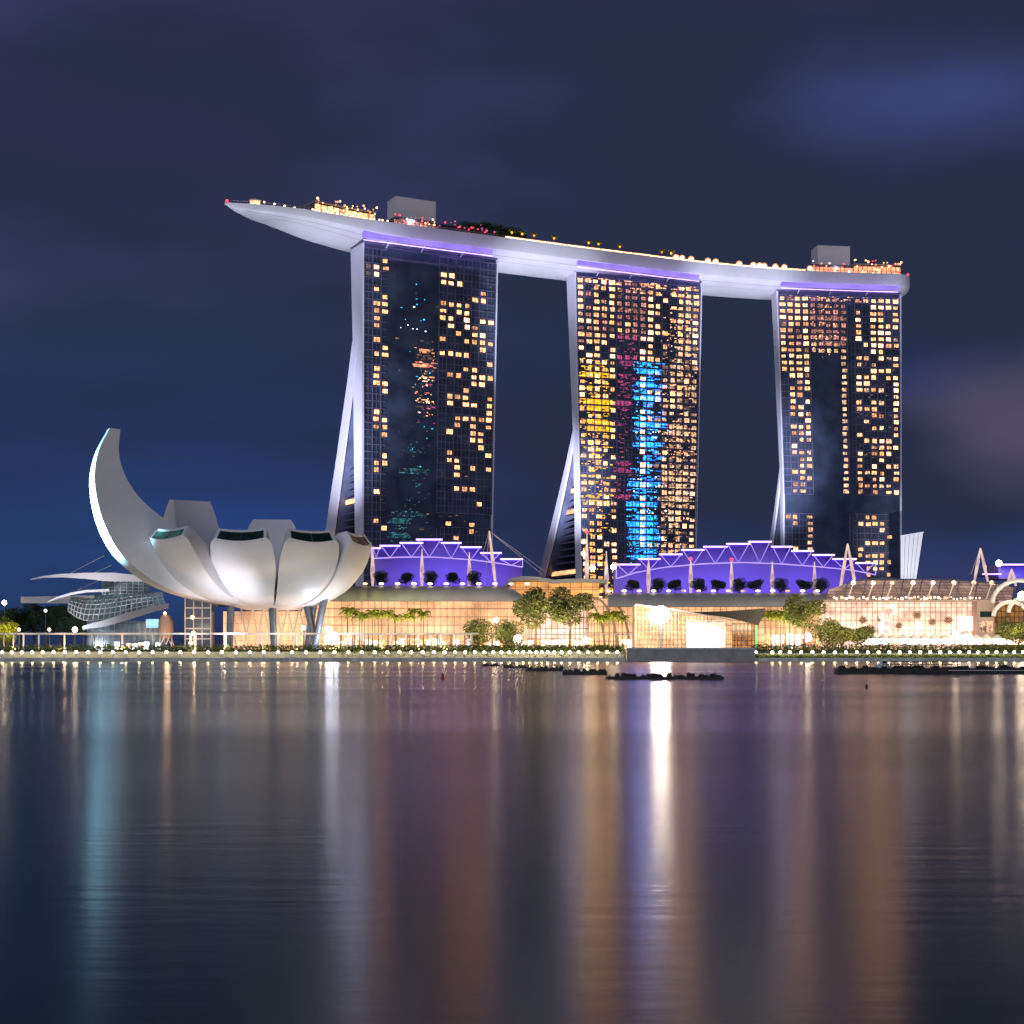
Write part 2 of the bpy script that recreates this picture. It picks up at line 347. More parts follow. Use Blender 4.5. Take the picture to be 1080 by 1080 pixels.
# ================================================================ TOWERS
FZ0 = 4.0; TZ = 197.0
towers = {}
WARM = ['warm','warm','warm2','warm','beige']
def make_tower(idx, L0, R0, ang, wid, botL, botR, tprof, split, back, legf, legb, label, zones):
    """L0: front-left foot (x, y) ; wall thickness profile; lower part splits in a front slab and a slanting rear leg"""
    o = Vector((L0[0], L0[1], 0)); u = Vector((math.cos(ang), math.sin(ang), 0)); b = Vector((-math.sin(ang), math.cos(ang), 0))
    t = thing('hotel_tower', label, 'tower', (o + u*wid/2 + Vector((0,0,FZ0))))
    def ul(z): return interp([FZ0, botL[0], TZ], [botL[1]*1.15, botL[1], 0], z)
    def ur(z): return wid + interp([FZ0, 60, TZ], [botR*1.2, botR, 0], z)
    def th(z): return interp([FZ0, split, TZ], [legf, tprof[1], tprof[0]], z)
    def bo(z):
        k = max(0, (split-z)/(split-61.0)); return tprof[1] + (back-tprof[1])*k**1.08
    def pt(uu, bb, z): return o + u*uu + b*bb + Vector((0,0,z))
    zs = [FZ0, 20, 40, 61, 80, 100, 120, 135, split, 165, 180, TZ]; zs = sorted(set(zs))
    # white end walls (front slab)
    for side in (0, 1):
        rings = []
        for z in zs:
            e = ul(z) if side == 0 else ur(z); s_ = -1 if side == 0 else 1
            rings.append([pt(e, -.4, z), pt(e+s_*1.0, -.4, z), pt(e+s_*1.0, th(z), z), pt(e, th(z), z)])
        MB().loft(rings).build('end_wall', M['fin'], t)
    # glass body
    rings = [[pt(ul(z)+.02, 0, z), pt(ur(z)-.02, 0, z), pt(ur(z)-.02, th(z)-.3, z), pt(ul(z)+.02, th(z)-.3, z)] for z in zs]
    MB().loft(rings).build('glass_front', M['glass'], t)
    # rear leg
    zl = [z for z in zs if z <= split]
    rings = []
    for z in zl:
        bb = bo(z)
        th_b = interp([61, split], [legb, tprof[1]*.55], z)
        rings.append((z, bb-th_b, bb))
    for side in (0, 1):
        rr = []
        for z, b0, b1 in rings:
            e = ul(z) if side == 0 else ur(z); s_ = -1 if side == 0 else 1
            if z == split: e += s_*.003
            rr.append([pt(e+s_*.1, b0, z), pt(e+s_*1.1, b0, z), pt(e+s_*1.1, b1, z), pt(e+s_*.1, b1, z)])
        MB().loft(rr).build('leg_end_wall', M['fin'], t)
    rr = [[pt(ul(z)+.5, b0+.3, z), pt(ur(z)-.5, b0+.3, z), pt(ur(z)-.5, b1-.3, z), pt(ul(z)+.5, b1-.3, z)] for z, b0, b1 in rings]
    MB().loft(rr).build('rear_leg', M['glass2'], t)
    # atrium between the legs: floor plates with a few lit rooms
    fp = MB(); lt = MB(); z = 12.0
    while z < split-8:
        b0 = th(z)+.4; b1 = bo(z)-interp([61, split], [legb, tprof[1]*.55], z)-.4
        if b1-b0 > 1.2:
            e = ul(z)+3
            fp.quad(pt(e, b0, z), pt(e+40, b0, z), pt(e+40, b1, z), pt(e, b1, z)); fp.quad(pt(e, b0, z-.5), pt(e, b1, z-.5), pt(e, b1, z), pt(e, b0, z))
            if random.random() < .2: MB().quad(pt(e+.3, b0, z+.6), pt(e+.3, b1, z+.6), pt(e+.3, b1, z+2.9), pt(e+.3, b0, z+2.9)).build('atrium_light', E['warm'], t)
        z += 3.5
    fp.build('atrium_floors', M['grid'], t)
    # facade frame, per zone of columns
    g = MB(); nc = 16; NR = 55
    for (c0, c1, r0, r1) in zones['grid']:
        for r in range(r0, r1+1):
            z = TZ-2-r*3.45
            if z < 20: continue
            f0 = ul(z)+(ur(z)-ul(z))*c0/nc; f1 = ul(z)+(ur(z)-ul(z))*c1/nc
            g.obox(pt((f0+f1)/2, -.2, z), u*(f1-f0)/2, b*.2, (0,0,.22))
        for c in range(int(c0), int(c1)+1):
            z1 = TZ-2-r0*3.45; z0 = max(20, TZ-2-r1*3.45)
            A = pt(ul(z0)+(ur(z0)-ul(z0))*c/nc, -.25, z0); B = pt(ul(z1)+(ur(z1)-ul(z1))*c/nc, -.25, z1)
            g.obox((A+B)/2, u*.22, b*.25, (B-A)/2)
    for (c0, c1, r0, r1) in zones['grid']:
        for c in range(int(c0), int(c1)):
            z1 = TZ-2-r0*3.45; z0 = max(20, TZ-2-r1*3.45); cc_ = c+.5
            A = pt(ul(z0)+(ur(z0)-ul(z0))*cc_/nc, -.2, z0); B = pt(ul(z1)+(ur(z1)-ul(z1))*cc_/nc, -.2, z1)
            g.obox((A+B)/2, u*.10, b*.12, (B-A)/2)
    g.build('facade_frame', M['grid'], t)
    # lit windows
    def quadw(c, r, mb, w0=.20, w1=.82, h0=.22, h1=.80):
        z1 = TZ-2-(r+1-h1)*3.45; z0 = TZ-2-(r+1-h0)*3.45
        a0 = ul(z0)+(ur(z0)-ul(z0))*(c+w0)/nc; a1 = ul(z0)+(ur(z0)-ul(z0))*(c+w1)/nc
        d = -.05
        mb.quad(pt(a0, d, z0), pt(a1, d, z0), pt(a1, d, z1), pt(a0, d, z1))
    wins = [(c, r, k) for (c, r), k in zones['win'].items() if r*3.45 < TZ-24]
    random.shuffle(wins)
    wins.sort(key=lambda q_: 0 if q_[2] == 'warm2' else 1)
    for c, r, k in wins[:100]:
        mb = MB(); quadw(c, r, mb, random.uniform(.14,.26), random.uniform(.72,.88), random.uniform(.18,.26), random.uniform(.70,.84)); mb.build('window', E[k], t)
    rest = {}
    for c, r, k in wins[100:]: rest.setdefault(k, []).append((c, r))
    if rest:      # the remaining lit windows as one part with several glow colours
        mb = MB(); mats = []; mi = []
        for k, lst in rest.items():
            mats.append(E[k])
            for c, r in lst: quadw(c, r, mb, random.uniform(.12,.3), random.uniform(.68,.9), random.uniform(.16,.3), random.uniform(.66,.86)); mi.append(len(mats)-1)
        ob = mb.build('lit_windows', mats[0], t)
        for mm in mats[1:]: ob.data.materials.append(mm)
        for p, i in zip(ob.data.polygons, mi): p.material_index = i
        ob['kind'] = 'stuff'
    # broken up coloured reflections in the glass, put in as glowing quads
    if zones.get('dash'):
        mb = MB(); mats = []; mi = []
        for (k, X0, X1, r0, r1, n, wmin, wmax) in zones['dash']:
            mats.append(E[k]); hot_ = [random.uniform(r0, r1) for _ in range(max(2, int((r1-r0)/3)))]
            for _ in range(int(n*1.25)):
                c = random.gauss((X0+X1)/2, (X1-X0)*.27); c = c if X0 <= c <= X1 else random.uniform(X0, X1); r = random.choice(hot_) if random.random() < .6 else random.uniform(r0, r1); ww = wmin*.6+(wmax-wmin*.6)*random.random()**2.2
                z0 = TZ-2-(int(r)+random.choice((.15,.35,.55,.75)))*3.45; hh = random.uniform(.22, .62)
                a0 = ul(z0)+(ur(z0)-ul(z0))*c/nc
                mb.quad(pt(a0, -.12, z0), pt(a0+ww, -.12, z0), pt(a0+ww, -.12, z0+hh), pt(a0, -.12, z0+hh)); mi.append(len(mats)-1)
        ob = mb.build('glowing_glints', mats[0], t)
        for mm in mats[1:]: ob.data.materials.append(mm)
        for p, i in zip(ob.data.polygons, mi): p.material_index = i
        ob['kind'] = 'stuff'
    # roof slab, purple band and struts just under the deck
    MB().obox(pt(wid/2, th(TZ)/2, TZ+.6), u*(wid/2+.6), b*(th(TZ)/2+.2), (0,0,.6)).build('roof', M['grid'], t)
    MB().obox(pt(wid/2, 2.4, TZ+2.6), u*(wid/2-1.5), b*1.2, (0,0,1.4)).build('plant_screen', M['steel'], t)
    for f in (.16, .42, .72):
        MB().tube([pt(wid*f, -4.4, TZ+1), pt(wid*f, -.4, TZ-1)], .35).build('strut', M['fin'], t)
    lamp('tower_top_wash', 'AREA', pt(wid/2, -9, TZ-3.5), 2500, (.5,.4,1), pt(wid/2, -4, TZ+8), shape='RECTANGLE', size=wid, size_y=1)
    towers[idx] = (pt, ul, ur, wid, u, b)
    return t

# ---- tower one: windows read off the photograph
W1 = {}
def rr(Y): return max(0, int((Y/2.84+240-261)/7.62))
for c, Ys in {1:[110,140,187,212,235,275,295,333,375,415,437,455,555,575,597,690,715,795,875], 2:[95,120,205,225,240,357,378,460,478,560,580,620,680,700,885,902],
    9:[115,140,190,213,240,315,355], 10:[118,145,190,245,265,360,418,485,500,580,598,655,675,870], 11:[145,195,220,290,360,420,475,540,575,675,695,715,755,910],
    12:[205,230,250,268,305,345,403,460,475,495,540,755], 13:[180,275,295,310,390,410,430,445,505,545,565,582,620,700,755,870,890],
    14:[155,170,187,235,280,300,315,330,410,447,545,580,600,620,640,815], 15:[235,300,315,375,410,425,490,510,530,550,570,665,703]}.items():
    for Y in Ys: W1[(c, rr(Y))] = 'warm2' if (c, Y) in ((1,110),(1,140),(10,245),(10,265),(12,230),(12,250),(12,268),(14,235),(14,280),(14,300),(1,795)) else 'warm'
for r in (2, 3): W1[(0, r)] = 'dim'
z1 = dict(grid=[(0,2.6,0,46),(9,16,0,36),(9.5,16,38,48)], win=W1, dash=[
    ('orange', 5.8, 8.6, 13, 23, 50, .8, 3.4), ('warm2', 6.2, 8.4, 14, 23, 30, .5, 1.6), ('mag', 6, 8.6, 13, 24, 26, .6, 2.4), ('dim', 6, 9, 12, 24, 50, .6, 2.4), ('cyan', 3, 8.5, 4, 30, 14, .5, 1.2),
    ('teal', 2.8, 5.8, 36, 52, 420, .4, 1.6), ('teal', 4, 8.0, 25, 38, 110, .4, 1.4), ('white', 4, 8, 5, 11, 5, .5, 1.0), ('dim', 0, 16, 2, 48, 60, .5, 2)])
# ---- tower two
W2 = {}
for r in range(0, 50):
    for c in range(16):
        x = random.random()
        if c <= 4:
            if x < (.74 if r < 14 else .6): W2[(c, r)] = random.choice(['warm','warm','beige','pink' if r < 16 else 'warm','warm2'])
            if c == 2 and r < 14: W2[(c, r)] = 'warm'
        elif c <= 8:
            if r < 8: W2[(c, r)] = 'pink' if x < .9 else 'warm'
            elif c == 8 and x < .55: W2[(c, r)] = 'warm2'
            elif r in (8, 11) and c < 8 and c > 4: W2[(c, r)] = 'mag'  # magenta reflection put in as glowing cells
        elif c <= 10:
            if 0 < r < 9 and c == 9: W2[(c, r)] = 'warm2' if x < .6 else 'warm'
            elif r < 24 and x < .45: W2[(c, r)] = 'warm'
            elif x < .12: W2[(c, r)] = 'beige'
        else:
            if r < 9 and c >= 13: W2[(c, r)] = 'warm' if x < .95 else 'warm2'
            elif r < 9: 
                if x < .5: W2[(c, r)] = 'warm'
            elif x < .9: W2[(c, r)] = random.choice(['beige','beige','beige','warm','dim','beige','warm2' if x < .25 else 'dim'])
z2 = dict(grid=[(0,16,0,50)], win=W2, dash=[
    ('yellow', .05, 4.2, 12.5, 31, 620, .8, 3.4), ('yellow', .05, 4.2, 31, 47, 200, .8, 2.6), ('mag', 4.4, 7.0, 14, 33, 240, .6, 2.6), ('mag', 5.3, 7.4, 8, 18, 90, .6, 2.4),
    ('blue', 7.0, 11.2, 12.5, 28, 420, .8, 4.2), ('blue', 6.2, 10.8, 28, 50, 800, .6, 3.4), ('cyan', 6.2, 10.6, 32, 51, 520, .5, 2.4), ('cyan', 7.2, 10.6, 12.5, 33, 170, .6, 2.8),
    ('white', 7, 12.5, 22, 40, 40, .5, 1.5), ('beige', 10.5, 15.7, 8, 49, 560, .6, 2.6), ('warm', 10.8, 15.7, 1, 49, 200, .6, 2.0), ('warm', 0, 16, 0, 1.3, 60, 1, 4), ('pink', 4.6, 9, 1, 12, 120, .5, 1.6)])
# ---- tower three
W3 = {}
for r in range(0, 52):
    for c in range(16):
        x = random.random(); gap = 31 <= r <= 33 or r > 46
        if gap: continue
        if c <= 3:
            if r < 12: W3[(c, r)] = ('warm2' if c == 3 and r % 2 else 'warm') if x < .86 else 'pink'
            elif r < 31 and x < .66 and c > 0: W3[(c, r)] = random.choice(['warm','warm','beige','warm2'])
            elif r >= 34 and c in (0, 1, 3) and (x < .35 or c == 3): W3[(c, r)] = 'warm' if c != 3 else 'beige'
        elif c <= 7:
            if r < 7: W3[(c, r)] = 'pink'
            elif r < 9: W3[(c, r)] = 'beige'
        elif c == 8:
            if 1 <= r < 31: W3[(c, r)] = 'beige' if r > 7 else 'pink'
        elif c == 9: 
            if r < 8 and x < .5: W3[(c, r)] = 'warm'
        elif c >= 10:
            if c in (12, 13) and r < 8: W3[(c, r)] = 'warm2' if r % 2 else 'warm'
            elif r < 31:
                if x < (.66 if c in (10,12,13,15) else .5): W3[(c, r)] = random.choice(['warm','warm','warm2','beige'])
            elif r < 50 and c <= 14 and x < .42: W3[(c, r)] = 'warm' if x < .3 else 'beige'
z3 = dict(grid=[(0,4,0,31),(4,9,0,8),(9.6,16,0,31),(0,4,34,47),(9.6,14.5,34,47)], win=W3, dash=[
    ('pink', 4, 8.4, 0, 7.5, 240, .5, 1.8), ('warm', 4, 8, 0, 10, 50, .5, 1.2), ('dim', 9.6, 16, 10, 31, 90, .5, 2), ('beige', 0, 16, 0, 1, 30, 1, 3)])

a1 = math.atan2(32, 62); a2 = math.atan2(24.5, 66); a3 = math.atan2(9, 67)
T1 = make_tower(1, (X(384,746), 746), None, a1, 70.0, (61, -.2), -3.0, (15.0, 12.0), 153, 50, 7.0, 12,
    'leftmost tower, mostly dark glass with a few scattered lit windows', z1)
T2 = make_tower(2, (X(607.5,803), 803), None, a2, 70.8, (41, 3.4), -3.3, (10.5, 6.0), 117, 46, 6.5, 9,
    'middle tower, almost every window lit, yellow and blue glints down its glass', z2)
T3 = make_tower(3, (X(820.5,845), 845), None, a3, 68.0, (95, 3.6), .3, (8.8, 4.6), 103, 26, 4.6, 5.5,
    'rightmost tower, warm lit windows around a tall dark unlit strip', z3)

# ================================================================ SKY DECK (boat-shaped roof park)
rim = [(383,230),(450,239.5),(533,250.5),(604,260),(672,268.5),(742,277),(824,284),(900,287.3),(962,289)]
DZ = 207.0
rp = [Vector(((px-540)/F*((DZ-3)*F/(HZ-py)), (DZ-3)*F/(HZ-py), 0)) for px, py in rim]
HW = 19.0
cl = []
for i, p in enumerate(rp):
    d = (rp[min(i+1, len(rp)-1)]-rp[max(i-1, 0)]).normalized(); cl.append(p + Vector((-d.y, d.x, 0))*HW)
tip = Vector((X(237, 722), 722, 0))
mid = (tip + cl[0])/2 + Vector((.8, -2.5, 0))
endp = cl[-1] + (cl[-1]-cl[-2]).normalized()*4
path = catmull([tip, mid] + cl + [endp], 120)
acc = [0]
for i in range(1, len(path)): acc.append(acc[-1]+(path[i]-path[i-1]).length)
TOT = acc[-1]
def deck_at(s):
    s = max(0, min(TOT, s))
    for i in range(1, len(acc)):
        if acc[i] >= s or i == len(acc)-1:
            f = (s-acc[i-1])/(acc[i]-acc[i-1]); p = path[i-1].lerp(path[i], f)
            a_ = path[max(0, i-3)]; b_ = path[min(len(path)-1, i+2)]; d = (b_-a_).normalized()
            return p, d, Vector((-d.y, d.x, 0))
def hw_at(s):
    a_ = min(1, s/86.0); e_ = min(1, (TOT-s)/14.0)
    return max(.25, HW*(1-(1-a_)**2.7)*math.sqrt(max(0.0005, 1-(1-e_)**2)))
def zt_at(s): return DZ + 2.4*max(0, 1-s/45.0)**1.3
def kd_at(s):
    e_ = min(1, (TOT-s)/12.0)
    return interp([0,5,14,37,55,70,88], [.8,3,4.6,5.8,7.4,9.3,10.5], s)*(.35+.65*math.sqrt(max(0, 1-(1-e_)**2)))
def deckpt(s, off, z): p, d, b = deck_at(s); return Vector((p.x, p.y, 0)) + b*off + Vector((0,0,z))
deck = thing('sky_park', 'long white boat-shaped roof park laid across the tops of the three towers', 'roof park', (deckpt(TOT/2, 0, 196)))
rings = []; ss = [TOT*((1-math.cos(math.pi*i/110))/2) for i in range(111)]
for s in ss:
    p, d, b = deck_at(s); hw = hw_at(s); z = zt_at(s); k = kd_at(s); ring = []
    rimh = min(3.6, k*.38)
    ring += [p+b*(-hw*.97)+Vector((0,0,z-1.0)), p+b*(-hw*.97)+Vector((0,0,z)), p+b*(-hw)+Vector((0,0,z))]
    for j in range(13):
        t_ = math.pi*j/12
        ring.append(p + b*(-math.copysign(abs(math.cos(t_))**.9, math.cos(t_))*hw*1.0) + Vector((0,0,z-rimh-(k-rimh)*math.sin(t_)**.8)))
    ring += [p+b*hw+Vector((0,0,z)), p+b*(hw*.97)+Vector((0,0,z)), p+b*(hw*.97)+Vector((0,0,z-1.0))]
    rings.append(ring)
hull = MB().loft(rings).build('hull', M['hull'], deck, smooth=32)
# panel seams / maintenance rail along the belly
sm = MB()
for off in (.55, .8):
    sm.tube([deckpt(s, -hw_at(s)*off, zt_at(s)-min(3.6, kd_at(s)*.38)-(kd_at(s)-min(3.6, kd_at(s)*.38))*math.sin(math.acos(off))**.8-.05) for s in [TOT*i/90 for i in range(2, 89)]], .13, 4)
sm.build('belly_rail', M['roof'], deck)
sm = MB().tube([deckpt(s, -hw_at(s)*.96, zt_at(s)+1.1) for s in [TOT*i/120 for i in range(1, 119)]], .10, 4)
for i in range(1, 150):
    s = TOT*i/150; sm.tube([deckpt(s, -hw_at(s)*.96, zt_at(s)-.2), deckpt(s, -hw_at(s)*.96, zt_at(s)+1.1)], .07, 4)
sm.build('railing', M['mullion'], deck)
def s_of(px):
    best = None
    for i in range(400):
        s = TOT*i/400; p = deckpt(s, -hw_at(s), 0); q = 540+p.x/p.y*F
        if best is None or abs(q-px) < best[0]: best = (abs(q-px), s)
    return best[1]
def core(px0, px1, h, label):
    s0 = s_of(px0); s1 = s_of(px1); A = deckpt(s0, 0, 0); B = deckpt(s1, 0, 0)
    c = (A+B)/2; d = (B-A); b = Vector((-d.y, d.x, 0)).normalized()
    t = thing('lift_core', label, 'roof block', (c.x, c.y, DZ-1))
    MB().obox((c.x, c.y, DZ-1+h/2), d*.5, b*5.5, (0,0,h/2)).build('wall', M['white'], t)
    MB().obox((c.x, c.y, DZ-1+h+.25), d*.505, b*5.6, (0,0,.25)).build('parapet', M['fin'], t)
    MB().obox(Vector((c.x, c.y, DZ+1.2))-b*5.53-d*.2, d*.05, b*.06, (0,0,1.4)).build('door', M['steel'], t)
core(429, 471, 17.5, 'plain pale box on the deck above the left tower')
core(871, 906, 18.0, 'plain pale box on the deck above the right tower')
# deck buildings
def pavilion(px0, px1, h, off, label, roofm, litm, name='deck_restaurant', n=18, lights=None, hw=4):
    s0 = s_of(px0); s1 = s_of(px1)
    c = deckpt((s0+s1)/2, off, 0); t = thing(name, label, 'restaurant', (c.x, c.y, DZ-1))
    rt = [deckpt(s0+(s1-s0)*i/10, off, 0) for i in range(11)]
    W_ = MB(); Rf = MB(); G = MB(); Lt = MB()
    for i in range(10):
        a = rt[i]; b_ = rt[i+1]; d = b_-a; nb = Vector((-d.y, d.x, 0)).normalized()
        cc = (a+b_)/2
        W_.obox((cc.x, cc.y, DZ-1+h*.45), d*.5, nb*hw, (0,0,h*.45))
        Rf.obox((cc.x, cc.y, DZ-1+h*.9+.25), d*.5, nb*(hw+1.2), (0,0,.25))
        G.quad(*(Vector((q_.x, q_.y, 0))-nb*(hw+.05)+Vector((0,0,zz)) for q_, zz in ((a+d*.08, DZ+.2), (b_-d*.08, DZ+.2), (b_-d*.08, DZ-1+h*.8), (a+d*.08, DZ-1+h*.8))))
    W_.build('wall', M['steel'], t); Rf.build('roof', roofm, t); G.build('window_band', litm, t)
    if lights:
        mats = [E[k] for k in lights]; mi = []
        for _ in range(n):
            s = random.uniform(s0, s1); p = deckpt(s, off-hw-random.uniform(.3, 3), DZ+random.uniform(.3, h+.6)); f0 = len(Lt.f)
            Lt.sphere(p, random.uniform(.3, .6), 6, 3); mi += [random.randrange(len(mats))]*(len(Lt.f)-f0)
        ob = Lt.build('party_lights', mats[0], t)
        for mm in mats[1:]: ob.data.materials.append(mm)
        for p, i in zip(ob.data.polygons, mi): p.material_index = i
        ob['kind'] = 'stuff'
    return t
for px_ in (440, 886): lamp('lift_core_fill', 'POINT', deckpt(s_of(px_), -13, DZ+3.5), 2400, (1,.85,.95), shadow_soft_size=1)  # point fill added to brighten the lift cores
pavilion(340, 404, 8.0, -5, 'warmly lit low restaurant near the pointed end of the roof park', M['roof'], E['warm'], lights=['warm2','orange','warm2'], n=60)
pavilion(422, 466, 6.0, -8, 'bar with pink lights in front of the pale box', M['steel'], E['pink'], lights=['redl','warm2','pink'], n=26)
pavilion(466, 532, 5.4, -8, 'long dark lounge dotted with red lights above the left tower', M['steel'], M['steel'], lights=['redl','redl','mag'], n=26)
pavilion(860, 903, 6.0, -9, 'low red-lit bar under the right-hand pale box', M['steel'], E['orange'], lights=['redl','white','orange'], n=26)
pavilion(905, 954, 8.0, -7, 'red-glowing glazed restaurant at the rounded right end of the deck', M['roof'], E['orange'], lights=['orange','redl','warm2'], n=60)
for tw, (a_, b_) in ((T1,(385,521)), (T2,(611,738)), (T3,(824,947))):
    s0 = s_of(a_); s1 = s_of(b_); A_ = []; B_ = []; 
    for i in range(21):
        s = s0+(s1-s0)*i/20; o1 = -hw_at(s)+.9; 
        A_.append([deckpt(s, o1, TZ+1.6), deckpt(s, o1, TZ+5.0), deckpt(s, o1+1.5, TZ+5.0), deckpt(s, o1+1.5, TZ+1.6)])
        B_.append([deckpt(s, o1-.1, TZ+.2), deckpt(s, o1-.1, TZ+.45), deckpt(s, o1+.3, TZ+.45), deckpt(s, o1+.3, TZ+.2)])
    MB().loft(A_).build('light_band', E['purple'], tw); MB().loft(B_).build('light_strip', E['lav'], tw)
# tiny beacon lights
for s, lab in ((.8, 'red beacon at the pointed tip of the roof park'), (TOT-5, 'pink-red beacon at the rounded end of the roof park')):
    t = thing('beacon', lab, 'beacon', deckpt(s, -hw_at(s)*.98, zt_at(s)))
    MB().sphere(deckpt(s, -hw_at(s)-.3, zt_at(s)+.7), .7).build('bulb', E['redl'], t); MB().tube([deckpt(s, -hw_at(s)*.98, zt_at(s)-.3), deckpt(s, -hw_at(s)-.3, zt_at(s)+.3)], .15).build('bracket', M['steel'], t)
t = thing('lookout_canopy', 'small lit round canopy standing near the tip of the deck', 'canopy', deckpt(s_of(275), 0, DZ))
p0 = deckpt(s_of(275), 0, zt_at(s_of(275)))
MB().loft([[p0+Vector((math.cos(a)*r, math.sin(a)*r, z)) for a in [math.pi*2*i/12 for i in range(12)]] for r, z in ((2.8,3.3),(3,3.7),(1.2,4.4))]).build('canopy', M['white'], t)
MB().tube([p0+Vector((0,0,-.8)), p0+Vector((0,0,3.3))], .25).build('pole', M['steel'], t)
MB().box(p0.x-2.2, p0.x+2.2, p0.y-1, p0.y+1, p0.z+2.2, p0.z+3.1).build('lamp', E['warm2'], t)
# deck bulbs: one prototype copied
def bulb_proto(nm, label, m, r, group):
    t = thing(nm, label, 'lamp', (0,0,0), group)
    MB().sphere((0,0,1.0), r, 8, 5).build('bulb', m, t); MB().tube([(0,0,-.6),(0,0,1.0-r*.5)], .09, 5).build('post', M['steel'], t)
    return t
def row_of(proto, items, labels):
    for i, (loc, lb) in enumerate(zip(items, labels)):
        if i == 0: proto.location = loc; proto['label'] = lb
        else: dup(proto, loc, lb)
pr = bulb_proto('deck_lamp', '', E['deckbulb'], .48, 'small lamps along the roof park edge')
items = []; labs = []
for i in range(19):
    s = s_of(331+i*4.4); items.append(deckpt(s, -hw_at(s)+1.6, zt_at(s))); labs.append('small warm lamp on the deck edge left of the left pale box')
for i in range(9):
    s = s_of(285+i*12); items.append(deckpt(s, -hw_at(s)*.2, zt_at(s)+2.2)); labs.append('small lamp further back on the pointed end of the deck')
for i in range(34):
    s = s_of(537+i*5.3); items.append(deckpt(s, -hw_at(s)+random.uniform(1, 2.2), DZ-.4)); labs.append('small warm lamp on the deck edge between the dark trees and the floodlights')
for i in range(12):
    s = s_of(725+i*10.5); items.append(deckpt(s, -hw_at(s)+1.2, DZ-.4)); labs.append('small warm lamp on the deck edge beneath the floodlights')
row_of(pr, items, labs)
t = thing('deck_light_strip', 'continuous cream strip light along the deck edge by the pools', 'strip light', deckpt(s_of(640), -18, DZ))
MB().tube([deckpt(s, -hw_at(s)+.5, DZ+.5) for s in [s_of(533)+(s_of(850)-s_of(533))*i/40 for i in range(41)]], .22, 4).build('tube_light', E['warm2'], t)
MB().tube([deckpt(s, -hw_at(s)+.55, DZ+.14) for s in [s_of(533)+(s_of(850)-s_of(533))*i/40 for i in range(41)]], .15, 4).build('channel', M['steel'], t)
fp = thing('deck_floodlight', '', 'floodlight', (0,0,0), 'blazing floodlights on the roof park')
MB().sphere((0,-.3,2.4), .85, 10, 6, .8).build('lens', E['flood'], fp); MB().loft([[(math.cos(a)*r, y, 2.4+math.sin(a)*r) for a in [math.pi*i/8 for i in range(16)]] for r, y in ((1.75,.1),(1.7,.3),(.8,.9))]).build('glow_ring', E['flare'], fp); MB().box(-.8,.8,.91,1.2,1.6,3.0).build('housing', M['steel'], fp); MB().tube([(0,.6,-1),(0,.6,1.5)], .15).build('post', M['steel'], fp)  # glowing orange ring imitates the bloom around each lens
fl = [716,722,732,750,757,783,797,803,809,820,830,857]
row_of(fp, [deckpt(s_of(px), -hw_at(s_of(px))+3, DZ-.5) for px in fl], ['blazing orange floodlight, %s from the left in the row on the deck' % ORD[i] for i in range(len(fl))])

# ================================================================ LOTUS MUSEUM
MC = Vector((X(286, 552), 552, 0))
mus = thing('lotus_museum', 'white lotus-shaped museum with one tall curved petal and slanted skylights', 'museum', (MC.x, MC.y, 4))
def petal(az, outer, inner, wo, wi, cap='glass', n=30, glass='dkglass', name='petal', cx=0, cy=0, flat=1):
    a = R(az); d = Vector((math.sin(a), -math.cos(a), 0)); t = Vector((math.cos(a), math.sin(a), 0))
    po = catmull([(r, z, 0) for r, z in outer], n); pi_ = catmull([(r, z, 0) for r, z in inner], n)
    pwo = catmull([(q_, 0, 0) for q_ in wo], n); pwi = catmull([(q_, 0, 0) for q_ in wi], n)
    base = MC + Vector((cx, cy, 0)); rings = []
    for i in range(n+1):
        O = base + d*po[i].x + Vector((0,0,po[i].y)); I = base + d*pi_[i].x + Vector((0,0,pi_[i].y))
        w0 = max(.2, pwo[i].x); w1 = max(.15, pwi[i].x); nrm = (I-O); ln = max(nrm.length, .01); nrm /= ln
        ring = []
        for k in range(9):
            f = -1 + k/4.0; ring.append(O + t*(w0*f) + nrm*(min(ln*.25, w0*.16)*f*f*flat))
        for k in range(5):
            f = 1 - k/2.0; ring.append(I + t*(w1*f) + (-nrm)*(min(ln*.2, w1*.1)*(1-f*f)))
        rings.append(ring)
    b = MB().loft(rings, caps=False)
    if cap != 'glass':
        b.quad(*rings[-1])
    ob = b.build(name, M['museum'], mus, smooth=28)
    if cap == 'glass':
        r = rings[-1]; c = sum(r, Vector())/len(r)
        ax = (po[n]-po[n-1]); dirv = (d*ax.x + Vector((0,0,ax.y))).normalized()
        inn = [c.lerp(p, .90)-dirv*.02 for p in r]; inn2 = [c.lerp(p, .90)-dirv*.9 for p in r]
        MB().loft([r, inn, inn2], caps=False).build('skylight_frame', M['museum'], ob)
        g = MB().quad(*[c.lerp(p, .93)-dirv*.6 for p in r]); g.build('skylight', M[glass], ob)
        bars = MB()
        for f in (-.5, 0, .5):
            top = c + t*(f*2*pwi[n].x*.9*1.0) + (sum(r[9:14], Vector())/5-c)*.85; bt = c + t*(f*2*pwo[n].x*.85) + (sum(r[0:9], Vector())/9-c)*.85
            bars.tube([top-dirv*.55, bt-dirv*.55], .12, 4)
        bars.build('skylight_bars', M['steel'], ob)
    return ob
std_o = [(7,18.2),(14,18.6),(20,20.5),(26,24.5),(31,31),(33.6,37.5),(34,39.6)]
def sc_o(k, dz=0): return [(7+(r-7)*k, z + dz*(i/6.0)) for i, (r, z) in enumerate(std_o)]
def in_o(k, dz=0): return [(4,24),(9,26),(13,29),(18,34),(23,39),(28,43),(31*1.0*k+1-1, 44.2+dz)]
